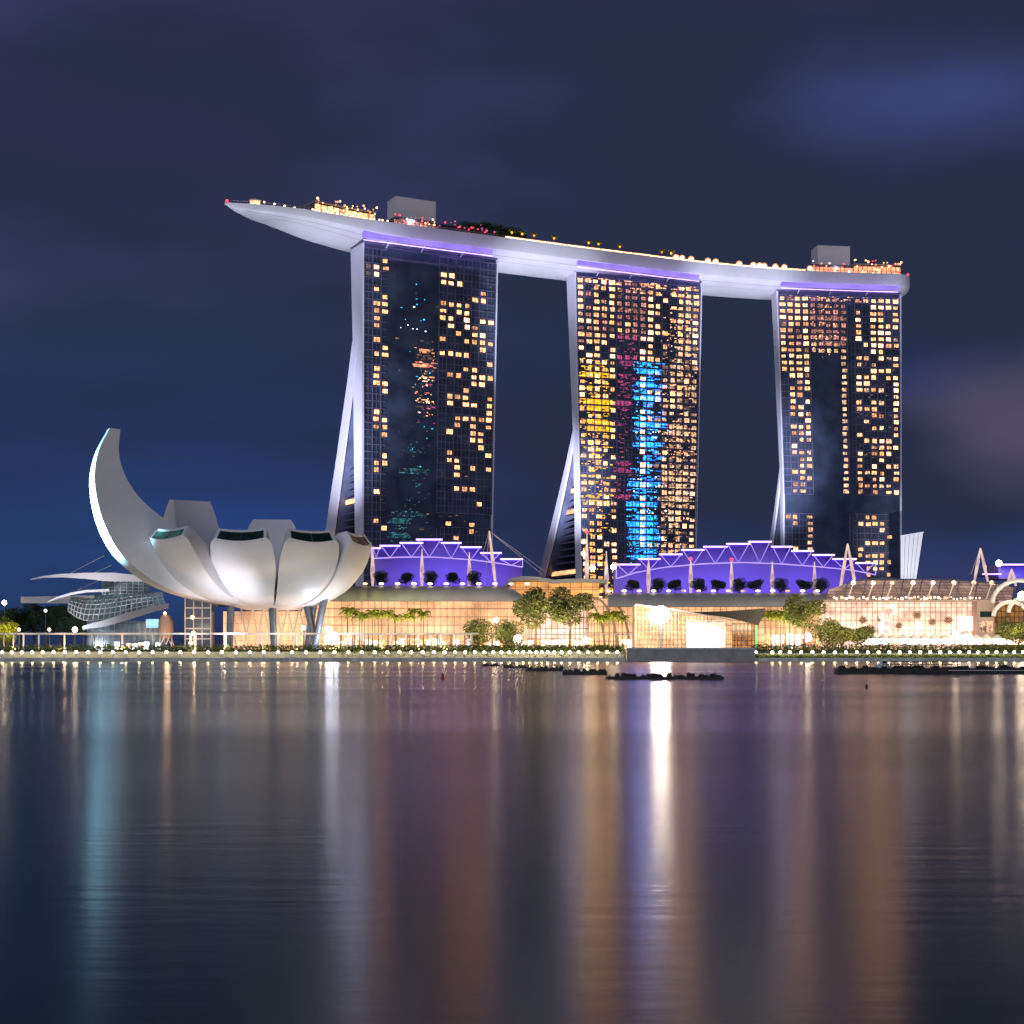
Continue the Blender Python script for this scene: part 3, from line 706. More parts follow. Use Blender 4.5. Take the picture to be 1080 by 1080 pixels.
wo = [2.1, 4.2, 6.0, 7.9, 9.3, 8.9, 7.6]; wi = [1.4, 2.4, 3.4, 4.4, 5.5, 6.4, 7.0]
petal(-9, sc_o(1.0), in_o(1.0), [q*1.18 for q in wo], [q*1.18 for q in wi])
petal(33, sc_o(1.0), in_o(1.0), [q*1.14 for q in wo], [q*1.14 for q in wi])
petal(72, sc_o(1.05), in_o(1.04), [q*1.1 for q in wo], [q*1.1 for q in wi])
petal(-44, [(7,18.2),(16,18.8),(26,21.5),(34,26),(40,32.5),(43.6,38.5),(44.2,40.3)], [(4,24),(12,26),(20,29.5),(26,34),(33,39.5),(37.5,43),(40.8,44.6)], [2.4,5.0,8.2,10.8,12.0,11.3,9.8], [1.4,3,4.8,6.2,7.6,8.4,9.0], glass='grglass')
# tall crescent
k_ = .99
big_o = [(8,18.4),(24,20.5),(37,24.0),(46,28.8),(54.5,36.5),(60,47.5),(62.2,59.5),(60.8,69.5),(56.6,78.2)]
big_i = [(4,27),(12,33),(20,38.5),(28,43.5),(35.5,49.0),(41.5,55.0),(47.2,63),(51.0,71),(53.6,78.0)]
petal(-67, [(r*k_, z) for r, z in big_o], [(4,27),(13,33),(22,38.5),(31,43.5),(39.6,49.0),(46.5,55.0),(51.2,62.5),(53.0,70),(52.4,78.0)], [2.5,5.5,7.0,8.0,8.0,7.4,6.2,4.6,3.0], [1.5,3,4.2,5.6,6,5.6,4.6,3.6,2.6], flat=.25, cap='solid', n=44)
# petals at the back
petal(-148, [(8,19),(22,21),(34,27),(43,36),(47,46),(46,54),(44,59.5)], [(4,25),(12,29),(20,35),(26,41),(32,47.5),(36,54),(39,59.0)], [2.2,5,7.5,9.5,10,8.6,7.2], [1.4,3,5,6.8,8,7.8,7.0], cap='solid', cx=-13, cy=-4)
petal(-159, [(8,19),(20,21),(28,26),(32,32),(34,38),(33,41),(32,43)], [(4,25),(10,27),(16,30),(20,34),(24,38),(27,40.5),(28,42.5)], [2.2,5,7.5,9.5,10,8.6,7.2], [1.4,3,5,6.8,8,7.8,7.0])
petal(-172, [(8,19),(20,21),(29,27),(34,35),(36,43),(35,49),(33,52.2)], [(4,25),(10,28),(16,33),(20,38),(24,44),(27,49),(29,52.0)], [2.2,5,7.5,9.5,10,8.6,7.0], [1.4,3,5,7.5,9.5,8.5,6.9])
petal(106, sc_o(.95), in_o(.98), wo, wi); petal(132, sc_o(.96, 1), in_o(.98), wo, wi); petal(152, sc_o(.96, 1), in_o(.98), wo, wi)
# core dish under the petals
MB().loft([[MC+Vector((math.cos(a)*r, math.sin(a)*r, z)) for a in [2*math.pi*i/40 for i in range(40)]] for r, z in ((.3,17.6),(9,17.9),(14,19.2),(15,21.5),(12,26),(.3,27))]).build('core', M['museum'], mus, smooth=30)
# columns
for (x0, x1, dy) in ((243.5,242,-9),(287,289,-9),(323,334,-6),(343,331,-8),(331,324,0),(262,262,12),(306,306,12),(218,214,4)):
    D = MC.y+dy; ztop = 19.5 if dy < 5 else 22
    MB().tube([Vector((X(x1, D), D, 3.9)), Vector((X(x0, D), D, 20.5 + (2.5 if x0 in (343,218) else 0)))], [1.15, 1.35], 12).build('column', M['steel'], mus, smooth=40)
# lattice of white props around the lobby
lt = MB()
for i in range(13):
    x = X(250+i*6.2, MC.y+4); lt.tube([(x, MC.y+4, 3.9), (x+(3.2 if i % 2 else -3.2), MC.y+6, 19.5)], .28, 5)
lt.build('lattice', M['whitep'], mus)
MB().box(X(236,MC.y+10), X(318,MC.y+10), MC.y+9, MC.y+14, 3.9, 17.6).build('lobby', E['in_a'], mus)
# glass lift shaft
MB().box(X(196,MC.y-2), X(222,MC.y-2), MC.y-2, MC.y+6, 3.9, 22).build('lift_shaft', M['glass'], mus)
sh = MB()
for i in range(6):
    z = 3.9+i*3.6; sh.box(X(195.5,MC.y-2), X(222.5,MC.y-2), MC.y-2.3, MC.y-2.0, z, z+.45)
for i in range(4):
    x = X(195.5+i*9, MC.y-2); sh.box(x-.2, x+.2, MC.y-2.5, MC.y-2.31, 3.9, 22)
sh.build('shaft_frame', M['whitep'], mus)
sl = MB()
for (px, z) in ((203,15.2),(204,9.6),(201,6.2)): sl.sphere((X(px,MC.y-4), MC.y-4, z), .75)
sl.build('shaft_lights', E['warm2'], mus)

# museum lighting
gz = 4.6
for px, dy, e, c in ((190,-47,5200,(.92,.97,1)), (285,-50,5400,(.94,.97,1)), (360,-46,6200,(.94,.97,1))):
    lamp('museum_uplight', 'SPOT', (X(px,500), MC.y+dy, gz), e, c, (X(px,500)*1.03, MC.y-15, 38), spot_size=R(100), spot_blend=1, shadow_soft_size=2)
lamp('museum_cyan_flood', 'SPOT', (-186, 503, gz), 4500000, (.36,.76,1), (-144, 527, 50), spot_size=R(40), spot_blend=.9, shadow_soft_size=1.5)
lamp('museum_inner_flood', 'SPOT', (X(255,520), 505, 5), 46000, (.92,.88,1), (MC.x-22, MC.y+12, 55), spot_size=R(60), spot_blend=1, shadow_soft_size=2)
lamp('museum_under_glow', 'AREA', (MC.x+2, MC.y+2, 6), 2400, (1,.66,.42), (MC.x+2, MC.y+2, 30), shape='DISK', size=26)
# tower and sky deck lighting: unseen spots added below, for the tower-top uplights
for x, y, z, tx, ty, tz, e, an in ((-125,640,20, -112,735,204, 1150000, 34), (-60,640,30,-80,745,190,900000,22), (0,690,30, 12,800,202, 2400000, 22), (118,700,30, 120,840,202, 2600000, 22), (-140,640,20, -92,762,110, 2300000, 34), (-2,700,30, 24,824,95, 2000000, 30), (112,742,30, 137,850,100, 1500000, 34), (225,740,30,222,860,204,700000,16)):
    lamp('roof_park_fill', 'SPOT', (x,y,z), e, (.76,.80,1), (tx,ty,tz), spot_size=R(an), spot_blend=.9, shadow_soft_size=2)

# ================================================================ MALL AND HALLS
def facade(t, x0, x1, y, z0, z1, pitch, floors, lit, depth=1.4, mul=.07, slab=.2, frame='mullion', gname='glazing'):
    MB().box(x0, x1, y+depth, y+depth+8, z0, z1).build(gname, lit, t)
    g = MB(); n = max(1, int((x1-x0)/pitch))
    for i in range(n+1):
        x = x0+(x1-x0)*i/n; g.box(x-mul, x+mul, y, y+.35, z0, z1)
    g.build('mullions', M[frame], t)
    s_ = MB()
    for i in range(floors+1):
        z = z0+(z1-z0)*i/floors; s_.box(x0-.1, x1+.1, y+.36, y+depth-.01, z-slab/2, z+slab/2)
    s_.build('floor_slabs', M[frame], t)
# --- building A: long curved grey roof over orange glazing (left half)
DA = 585.0
t = thing('shopping_mall', 'long low mall with smooth grey curved roof and orange glazed front beside the museum', 'mall', (X(450,DA), DA, 3.9))
facade(t, X(318,DA), X(556,DA), DA, 4, Z(633.5,DA), 2.4, 6, E['in_a'])
def roofband(t, px0, px1, D, ytop, ybot, depth=34, m='roof', taper=0):
    x0 = X(px0,D); x1 = X(px1,D); zt = Z(ytop,D); zb = Z(ybot,D); rings = []
    for i in range(25):
        f = i/24; x = x0+(x1-x0)*f; k = 1.0
        if taper and f > .9: k = 1-((f-.9)/.1)**2*.6
        prof = []
        for j in range(9):
            a = math.pi/2*j/8; prof.append((D-6*math.sin(a)*1.0+2, zb+(zt-zb)*k*(math.cos(a))))
        ring = [Vector((x, D+depth, zb)), Vector((x, D+depth, zb+(zt-zb)*k))] + [Vector((x, yy, zz)) for yy, zz in prof]
        rings.append(ring)
    return MB().loft(rings).build('roof', M[m], t, smooth=35)
roofband(t, 318, 551, DA-4, 618, 634, taper=1)
def shoprow(t, px0, px1, D, z0, z1, n, mats=('shop','shop','warm','screen'), fill=.8):
    x0 = X(px0,D); x1 = X(px1,D); dx = (x1-x0)/n
    for i in range(n):
        if random.random() > fill: continue
        MB().box(x0+dx*(i+.08), x0+dx*(i+.92), D, D+.3, z0, z1*random.uniform(.86,1)).build('shop_window', E[random.choice(mats)], t)
shoprow(t, 342, 556, DA-8, 4.3, 8.2, 30)
MB().box(X(338,DA-12), X(556,DA-12), DA-12.5, DA-7, 9.4, 9.9).build('canopy', M['whitep'], t)
cm = MB()
for i in range(15):
    x = X(345+i*14.5, DA-12); cm.tube([(x, DA-11.5, 3.9), (x, DA-11.5, 9.4)], .3, 6)
cm.build('canopy_posts', M['beige'], t)
fb = MB()
for i in range(11):
    for j in (0,): fb.sphere((X(386+i*17,DA), DA-3, Z(617.2,DA)+.4), 1.0, 8, 4, .5)
fb.build('roof_uplights', E['shop'], t)

# --- building B: amber gallery with arched roof end between the halls
t = thing('gallery_building', 'amber-lit gallery block with arched grey roof between the two violet halls', 'building', (X(590,600), 600, 3.9))
DB = 600.0
facade(t, X(538,DB), X(632,DB), DB, Z(630,DB), Z(613.5,DB), 6.5, 2, E['in_b'])
rings = []
for i in range(31):
    f = i/30; px = 528+f*112; z = Z(612.8-3.6*abs(math.sin(f*math.pi*2.0))*(1 if f < .5 else .35)-1, DB)
    if f < .08: z -= (0.08-f)*60
    x = X(px, DB); rings.append([Vector((x, DB-3, z-1.4)), Vector((x, DB-3, z)), Vector((x, DB+26, z+1)), Vector((x, DB+26, z-1.4))])
MB().loft(rings).build('roof', M['roof'], t, smooth=40)
facade(t, X(548,DB-4), X(668,DB-4), DB-4, 4, Z(631,DB-4), 2.2, 6, E['in_a'])
ar = MB()
for k in range(3):
    ar.tube([P(612+k*13+ (26*math.sin(a)), 688-58*math.cos(a*1.0)+0, DB-6) for a in [math.pi/2*i/14 for i in range(15)]], .45, 6)
ar.build('arched_ribs', M['beige'], t)
# curved glass drum in the middle of gallery
rings = []
for z in (4, 22):
    rings.append([Vector((X(588,DB-6)+math.cos(a)*11.5, DB-3-math.sin(a)*8, z)) for a in [math.pi*i/16 for i in range(17)]] )
MB().loft(rings, caps=False, closed=False).build('entrance_drum', E['in_c'], t)
dm = MB()
for i in range(17):
    a = math.pi*i/16; dm.tube([(X(588,DB-6)+math.cos(a)*11.7, DB-3-math.sin(a)*8.2, 4), (X(588,DB-6)+math.cos(a)*11.7, DB-3-math.sin(a)*8.2, 22)], .16, 4)
for z in (8,12,16,19.6): dm.tube([(X(588,DB-6)+math.cos(math.pi*i/16)*11.7, DB-3-math.sin(math.pi*i/16)*8.2, z) for i in range(17)], .16, 4)
dm.build('drum_frame', M['mullion'], t)
shoprow(t, 556, 668, DB-12, 4.3, 8.6, 16)
MB().box(X(556,DB-14), X(668,DB-14), DB-16, DB-11.9, 9.4, 9.9).build('canopy', M['whitep'], t)

# --- building C: right-hand mall with grey roof band
DC = 600.0
t = thing('shopping_mall', 'right-hand mall with flat grey roof band behind the bright pavilion and palms', 'mall', (X(760,DC), DC, 3.9))
facade(t, X(660,DC), X(880,DC), DC, 4, Z(639,DC), 2.4, 6, E['in_a'])
roofband(t, 641, 888, DC-4, 625.5, 640)
shoprow(t, 806, 884, DC-8, 4.3, 10.5, 10, ('shop','warm','screen'))
fb = MB()
for i in range(16): fb.sphere((X(642+i*15.6,DC), DC-3, Z(624.6,DC)+.4), 1.0, 8, 4, .5)
fb.build('roof_uplights', E['shop'], t)
# --- event pavilion
DP = 540.0
t = thing('glass_pavilion', 'blazing glass pavilion with sloped top edge and huge white screen on the plaza', 'pavilion', (X(715,DP), DP, 3.9))
zt0 = Z(641,DP); zt1 = Z(655,DP)
def ptop(px): return interp([670, 706, 772], [Z(638.5,DP), Z(643,DP), Z(655,DP)], px)
MB().loft([[Vector((X(px,DP), DP+1, 3.9)), Vector((X(px,DP), DP+1, ptop(px))), Vector((X(px,DP), DP+12, ptop(px))), Vector((X(px,DP), DP+12, 3.9))] for px in (671, 706, 772)]).build('glazing', E['in_d'], t)
g = MB()
for i in range(28):
    px = 671+i*101/27; g.box(X(px,DP)-.09, X(px,DP)+.09, DP, DP+.3, 3.9, ptop(px))
for k in range(8):
    z = 4+k*2.05; pe = 772 if z < zt1 else interp([zt1, Z(643,DP), Z(638.5,DP)], [772, 706, 671.5], z)
    g.box(X(671,DP), X(pe,DP), DP+.32, DP+.6, z-.08, z+.08)
g.build('frame', M['mullion'], t)
MB().box(X(724,DP), X(764,DP), DP-1.0, DP-.3, 4.4, Z(656,DP)).build('screen', E['screen'], t)
g = MB()
for px in (724,734,744,754,764): g.box(X(px,DP)-.15, X(px,DP)+.15, DP-1.4, DP-1.02, 3.9, Z(656,DP)+.8)
for zz in (8.2, 11.6, Z(656,DP)+.6): g.box(X(723.5,DP), X(764.5,DP), DP-1.39, DP-1.03, zz-.12, zz+.12)
g.build('screen_truss', M['whitep'], t)
MB().loft([[P(px, py-1.2, DP-1), P(px, py, DP-1), P(px, py, DP+14), P(px, py-1.2, DP+14)] for px, py in ((670,638.2),(706,642.6),(774,654.8))]).build('roof', M['roof'], t)
MB().box(X(669.5,DP), X(671,DP), DP-.5, DP+12, 3.9, Z(638,DP)).build('end_pillar', M['beige'], t)
t2 = thing('stage_floodlight', 'enormous dazzling round floodlight mounted high on the pavilion front', 'floodlight', (X(697,DP-5), DP-5, 3.9))
MB().sphere((X(697,DP-5), DP-5, Z(648.5,DP-5)), 3.0, 16, 10).build('lens', E['hot'], t2)
MB().box(X(697,DP-5)-2.2, X(697,DP-5)+2.2, DP-2.6, DP-1.6, Z(648.5,DP)-2, Z(648.5,DP)+2).build('housing', M['steel'], t2); MB().tube([(X(697,DP-2), DP-1.9, 3.9), (X(697,DP-2), DP-1.9, 14)], .3).build('post', M['steel'], t2)
# --- dark wing canopy restaurant
DR = 550.0
t = thing('restaurant_pavilion', 'restaurant under a dark upswept wing roof beside the bright pavilion', 'restaurant', (X(775,DR), DR, 3.9))
MB().loft([[P(px, a, DR-3), P(px, b_, DR-3), P(px, b_, DR+14), P(px, a, DR+14)] for px, a, b_ in ((730,645.5,646.5),(765,644.5,651),(795,642.5,658),(800,642,660),(807,641.5,643))]).build('roof', M['dark'], t)
facade(t, X(764,DR), X(798,DR), DR, 4, Z(657.5,DR), 1.3, 4, emi_grid('interior_bar', lin(235,150,70), lin(150,70,30), .9, 1.2, 1.6, .15, lin(60,26,14), .3))
MB().box(X(796.5,DR-1), X(798.3,DR-1), DR-1.4, DR-.9, 4, 12.5).build('green_light', emi('light_green', (.1,.9,.15), 1.2, .2), t)

# --- building D: right pavilion with glass roof and ribs
DD = 572.0
t = thing('pavilion_mall', 'pink-white glazed building with ribbed glass roof and round ornaments on the right', 'mall', (X(960,DD), DD, 3.9))
xs0, xs1 = X(876,DD), X(1030,DD)
facade(t, X(870,DD), X(1026,DD), DD, 4, Z(634.5,DD), 1.9, 5, E['in_c'], frame='beige')
MB().box(X(868,DD), X(1044,DD), DD-1.2, DD+6, Z(634.4,DD), Z(632.8,DD)).build('cornice', M['beige'], t)
# sloping ribbed glass roof
rings = []
for i in range(21):
    f = i/20; px = 872+f*196; top = interp([872,890,905,1000,1045,1068], [624,616,612,612.3,616,622], px)
    a = P(px+4, top, DD+24); b_ = P(px-1, min(632.6, top+21), DD+1.5); row = []
    for k in range(7):
        g_ = k/6; p = b_.lerp(a, g_); p.z += 2.2*math.sin(math.pi*g_); row.append(p)
    rings.append(row)
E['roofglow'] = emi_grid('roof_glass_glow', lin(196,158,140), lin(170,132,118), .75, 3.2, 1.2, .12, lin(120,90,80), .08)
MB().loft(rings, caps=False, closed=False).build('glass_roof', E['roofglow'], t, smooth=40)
rb = MB()
for r_ in rings[::2]: rb.tube([p+Vector((0,-.15,.15)) for p in r_], .22, 4)
rb.tube([r_[-1]+Vector((0,0,.2)) for r_ in rings], .45, 5)
rb.build('roof_frame', M['roof'], t)
tb = MB()
for i in range(46):
    px = 880+i*3.4+random.uniform(-1,1); tb.sphere(P(px, 631.3+random.uniform(-1.6,.6), DD-.3), random.uniform(.25,.6), 6, 4)
ob = tb.build('terrace_lights', E['shop'], t); ob['kind'] = 'stuff'
ub = MB(); ul_ = MB()
for px in (921,941,963,984,1006,1027,1046,900):
    ub.tube([P(px-6, 632, DD+2), P(px, 615, DD+2), P(px+3, 614, DD+5)], .28, 5); ul_.sphere(P(px, 614.6, DD+1.2), .85, 8, 5)
ub.build('roof_ribs', M['whitep'], t); ul_.build('roof_lights', E['shop'], t)
for i, (px, py) in enumerate(((910,654),(929,652.5),(948,660),(967,649),(983,656),(1000,654))):
    c = P(px, py, DD-1); o = MB()
    for k in range(12):
        a = 2*math.pi*k/12; o.tube([c+Vector((math.cos(a)*.5, 0, math.sin(a)*.5)), c+Vector((math.cos(a)*1.65, -.2, math.sin(a)*1.65))], [.28,.12], 4)
    o.sphere(c, .9, 10, 6, 1); o.build('round_ornament', emi('ornament_glow%d' % i, (.75,.33,.12), .5, .5, 1.0) if i == 0 else bpy.data.materials['ornament_glow0'], t)
MB().box(X(1010,DD-1), X(1026,DD-1), DD-1.2, DD-.4, Z(665,DD), Z(650.5,DD)).build('display_screen', E['screen'], t)
for qx, qy, qr in ((940,643,2.2),(934,661,2.9),(931,650,1.5)): MB().loft([[P(qx,qy,DD-2-k_)+Vector((math.cos(a)*qr*f_,0,math.sin(a)*qr*f_)) for a in [2*math.pi*i/20 for i in range(20)]] for k_, f_ in ((0,1),(.6,.9),(.9,.5))]).build('glare_disc', E['round'], t)  # glowing discs stand in for glare blobs on the facade
MB().box(X(1029,DD), X(1047,DD), DD-2, DD+10, 4, Z(633,DD)).build('stair_tower', M['beige'], t)
MB().box(X(1032,DD), X(1044,DD), DD-2.3, DD-2.01, Z(651,DD), Z(645,DD)).build('dark_window', M['dkglass'], t)
MB().box(X(1031,DD), X(1045,DD), DD-2.3, DD-2.01, Z(667,DD), Z(655,DD)).build('lit_panel', E['beige'], t)
rg = MB()
for py in (636.5, 641, 646): rg.tube([P(870, py, DD-.6), P(1026, py, DD-.6)], .08, 4)
rg.build('rails', M['beige'], t)
t = thing('arched_entrance', 'cluster of lit glass arches at the right edge of the mall', 'building', (X(1070,565), 565, 3.9))
MB().box(X(1048,575), X(1125,575), 575, 590, 4, Z(634,575)).build('lit_interior', emi_grid('interior_gold', lin(190,130,60), lin(110,80,50), .8, 1.6, 2.0, .14, lin(60,36,20), .2), t)
for (cx_, rx_, cz_, nm) in ((1066,18,650,'arch_rib'), (1084,20,646,'arch_rib'), (1075,28,636,'arch_rib')):
    MB().tube([P(cx_+rx_*math.cos(a), cz_-rx_*.85*math.sin(a), 566) for a in [math.pi*i/18 for i in range(19)]], .8, 6).build(nm, M['whitep'], t)
MB().box(X(1048,572), X(1125,572), 566, 575, Z(636,572), Z(634,572)).build('cornice', M['beige'], t)
# bright tent line along the right promenade
t = thing('event_tents', 'row of blindingly lit low white tents along the right promenade', 'tents', (X(1000,556), 556, 3.9))
for i in range(20):
    px = 905+i*11; z = 8.6 + (1.4 if 1000 < px < 1020 else 0)
    x0 = X(px,552); x1 = X(px+10.4,552)
    MB().box(x0, x1, 552, 556, 5.8, z-.8).build('lit_front', E['screen'] if i % 3 else E['shop'], t)
    MB().loft([[Vector((x0,551.5,z-.79)),Vector((x1,551.5,z-.79)),Vector((x1,556.5,z-.79)),Vector((x0,556.5,z-.79))],[Vector(((x0+x1)/2-.1,553.9,z+.7)),Vector(((x0+x1)/2+.1,553.9,z+.7)),Vector(((x0+x1)/2+.1,554.1,z+.7)),Vector(((x0+x1)/2-.1,554.1,z+.7))]]).build('tent_roof', M['whitep'], t)

# --- violet halls
def hall(label, D, steps, arc, zb_py, wall_px, lampn, masts):
    t = thing('violet_hall', label, 'hall', (X((wall_px[0]+wall_px[1])/2, D), D, Z(zb_py, D)))
    zb = Z(zb_py, D)
    def arcz(px): return interp([a for a, _ in arc], [Z(b_, D) for _, b_ in arc], px)
    # curved wall under the stepped roof
    n = 220; A = []
    for i in range(n+1):
        px = wall_px[0]+(wall_px[1]-wall_px[0])*i/n; f = i/n
        yy = D + 10 - 5*math.sin(math.pi*f); top = max([zb+1]+[Z(s_[2], D)-.72 for s_ in steps if s_[0]-.01 <= px <= s_[1]+.01])
        x = X(px, D); A.append([Vector((x, yy, zb-3)), Vector((x, yy, top)), Vector((x, yy+6, top)), Vector((x, yy+6, zb-3))])
    MB().loft(A).build('curved_wall', M['pwall'], t, smooth=40)
    for (p0, p1, py) in steps:
        z = Z(py, D); rf = MB().box(X(p0,D), X(p1,D), D-6, D+20, z-.7, z).build('roof', M['pwall'], t)
        MB().box(X(p0,D)-.1, X(p1,D)+.1, D-6.35, D-6.01, z-.55, z+.05).build('led_line', E['lav'], rf)
        q = MB(); x0 = X(p0,D); x1 = X(p1,D); xm = (x0+x1)/2; pm = (p0+p1)/2; zz = arcz(pm)
        if z-zz > 1.2:
            q.tube([(x0+.8, D-5.8, z-.7), (xm, D-5.8, zz), (x1-.8, D-5.8, z-.7)], .16, 5); q.build('truss', E['lav2'], rf)
    MB().tube([(X(px, D), D-5.8, arcz(px)) for px in [arc[0][0]+(arc[-1][0]-arc[0][0])*i/40 for i in range(41)]], .22, 5).build('lower_chord', E['lav2'], t)
    for side in (0, -1):
        p0 = steps[side][0 if side == 0 else 1]
        MB().box(X(p0,D)-.15, X(p0,D)+.15, D-6.2, D-5.6, min(arcz(p0), Z(steps[side][2],D)-1), Z(steps[side][2],D)-.7).build('end_post', E['lav2'], t)
    L0 = X(wall_px[0], D); L1 = X(wall_px[1], D)
    k = max(2, int((L1-L0)/16))
    for i in range(k):
        x = L0+(L1-L0)*(i+.5)/k
        lamp('violet_wash', 'AREA', (x, D-3.5, zb-.5), lampn*random.uniform(.65,1.2), (.19,.075,.9), (x, D+9, zb+16), shape='RECTANGLE', size=(L1-L0)/k, size_y=1)
    # spindle masts in front, glowing as if uplit
    for (px, ytop, red) in masts:
        mt = thing('spindle_mast', 'tapered white mast with %s in front of the %s' % (red, 'left violet hall' if D < 645 else 'right violet hall'), 'mast', (X(px,D-14), D-14, zb-2), 'uplit masts before the violet halls')
        zt = Z(ytop, D-14); x = X(px, D-14)
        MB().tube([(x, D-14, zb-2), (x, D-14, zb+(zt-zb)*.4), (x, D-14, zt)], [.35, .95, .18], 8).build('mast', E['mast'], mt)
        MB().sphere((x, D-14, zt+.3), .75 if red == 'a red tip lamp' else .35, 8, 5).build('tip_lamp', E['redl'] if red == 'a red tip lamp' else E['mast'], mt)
    return t
E['lav2'] = emi('truss_lavender', (.46,.32,1), 1.7, .2, .1)  # violet light on trusses, chord and end posts put in as emission
E['mast'] = emi('mast_glow', (1,.74,.55), 1.0, .5, .18, (1,.62,.75))  # uplight on the masts put in as emission
H1 = hall('left violet-lit hall with stepped arched roof at the foot of the dark tower', 640, [(393,403,578.5),(402,423,576),(423,447,573),(440,467,569.5),(466,487,573),(486,508,577.5),(507,529,583.5),(528,551,590)],
    [(393,590),(425,588.5),(460,588.5),(500,591.5),(530,595.5),(551,599)], 618, (393,551), 2100, [(393,578,'no tip lamp'),(445,581,'no tip lamp'),(495,584,'no tip lamp')])
H2 = hall('right violet-lit hall with long stepped arched roof between the middle and right towers', 660, [(649,674,595.6),(672,695,589.8),(694,718,585),(717,741,580.3),(740,765,577),(764,789,574),(787,811,571.8),(811,833,577),(832,855,581.5),(854,877,585.6),(875,900,589.8),(899,920,594)],
    [(649,611),(670,604.5),(700,599),(740,595.5),(780,594),(820,595.5),(860,598.5),(895,602),(920,607)], 625, (649,920), 2200,
    [(619,562,'a red tip lamp'),(639.5,583,'no tip lamp'),(684,589,'no tip lamp'),(728.5,590,'a red tip lamp'),(771.5,591,'a red tip lamp'),(814.5,594,'no tip lamp'),(859,594,'no tip lamp')])
for i, mt in enumerate([o for o in C.objects if o.name.startswith('spindle_mast')]):
    mt['label'] = ['slim white mast beside the museum at the left end of the left violet hall','slim uplit mast in the middle of the left violet hall','uplit mast near the right end of the left violet hall','tall cream mast at the foot of the middle tower with round lamps','white mast at the left end of the right violet hall','first uplit mast in front of the right violet hall','red-tipped mast, left one of the two on the right violet hall','red-tipped mast, right one of the two on the right violet hall','uplit mast just right of the roof peak of the right violet hall','rightmost slim mast before the right violet hall'][i]
# far right hall
t = thing('violet_hall', 'sliver of a third violet-lit hall at the right edge of the picture', 'hall', (X(1090,680), 680, Z(607,680)))
MB().box(X(1056,680), X(1140,680), 684, 700, Z(610,680), Z(597,680)).build('wall', M['pwall'], t)
rf = MB().box(X(1056,680), X(1140,680), 678, 700, Z(596.9,680), Z(595,680)).build('roof', M['pwall'], t); MB().box(X(1056,680), X(1140,680), 677.6, 677.99, Z(596.5,680), Z(595,680)).build('led_line', E['lav'], rf)
MB().box(X(1036,678), X(1056,678), 678, 694, Z(606.5,678), Z(605,678)).build('low_roof', M['pwall'], t)
MB().box(X(1036,678), X(1056,678), 677.6, 677.98, Z(606,678), Z(605,678)).build('led_strip', E['lav'], t)
lamp('violet_wash', 'AREA', (X(1080,680), 674, Z(609,680)), 2100, (.15,.075,1), (X(1080,680), 686, Z(600,680)), shape='RECTANGLE', size=30, size_y=1)
MB().sphere(P(1053.5, 594, 676), 1.3, 10, 6).build('lamp', E['flood'], t)

# A-frame cable masts
def aframe(px, ytop, ybot, sp_, D, label, stays=()):
    t = thing('cable_mast', label, 'mast', (X(px,D), D, Z(ybot,D)))
    top = P(px, ytop, D)
    for s_ in sp_: 
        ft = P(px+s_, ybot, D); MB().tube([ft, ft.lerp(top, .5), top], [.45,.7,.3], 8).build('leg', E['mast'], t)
    if stays:
        st = MB()
        for (qx, qy) in stays: st.tube([top, P(qx, qy, D+4)], .12, 4)
        st.build('stay_cables', M['whitep'], t)
aframe(516, 560, 619, (7,), 630, 'leaning cream mast with long stay cables right of the left violet hall', ((575,603),(572,606),(508,588),(511,619)))
aframe(894, 573.5, 628, (-9, 10), 612, 'tall white A-shaped mast at the right end of the right violet hall')
aframe(1034, 578, 614, (-6.5, 8), 640, 'white A-shaped mast beside the small violet roof at far right', ((1024,606),(1028,612)))
aframe(1067, 600, 618, (-4.5, 4.5), 630, 'small white A-shaped mast at the far right edge')
# round lamps on the tall mast
t = thing('round_lamps', 'pair of glaring round lamps near the foot of the middle tower', 'lamps', P(618, 590, 640))
for px, py in ((615.5,571),(615.5,584),(625,599),(647,598)): MB().sphere(P(px,py,641), 1.1, 10, 6).build('lamp', E['flood' if py > 590 else 'shop'], t)

# white wedge building right of tower three
t = thing('wedge_building', 'pale translucent wedge-shaped wall flaring upward beside the right tower', 'building', (X(960,820), 820, 3.9))
D = 820
MB().loft([[P(950,613,D), P(966,613,D), P(966,613,D+12), P(950,613,D+12)], [P(950,566,D), P(973.5,562,D), P(973.5,562,D+12), P(950,566,D+12)]]).build('wall', M['white'], t)
MB().loft([[P(949.5,566,D-.5), P(974,562,D-.5), P(974,562,D+12), P(949.5,566,D+12)], [P(949.5,564.8,D-.5), P(974.4,560.6,D-.5), P(974.4,560.6,D+12), P(949.5,564.8,D+12)]]).build('parapet', M['fin'], t)
ft = MB()
for i in range(1, 5): ft.tube([P(950+i*3.2, 613, D-.15), P(950+i*4.7, 565.5-i*.6, D-.15)], .12, 4)
ft.build('seams', M['roof'], t)
lamp('wedge_flood', 'SPOT', (X(985,740), 740, 30), 260000, (.9,.92,1), (X(962,820), 820, 55), spot_size=R(30), spot_blend=.8, shadow_soft_size=1)

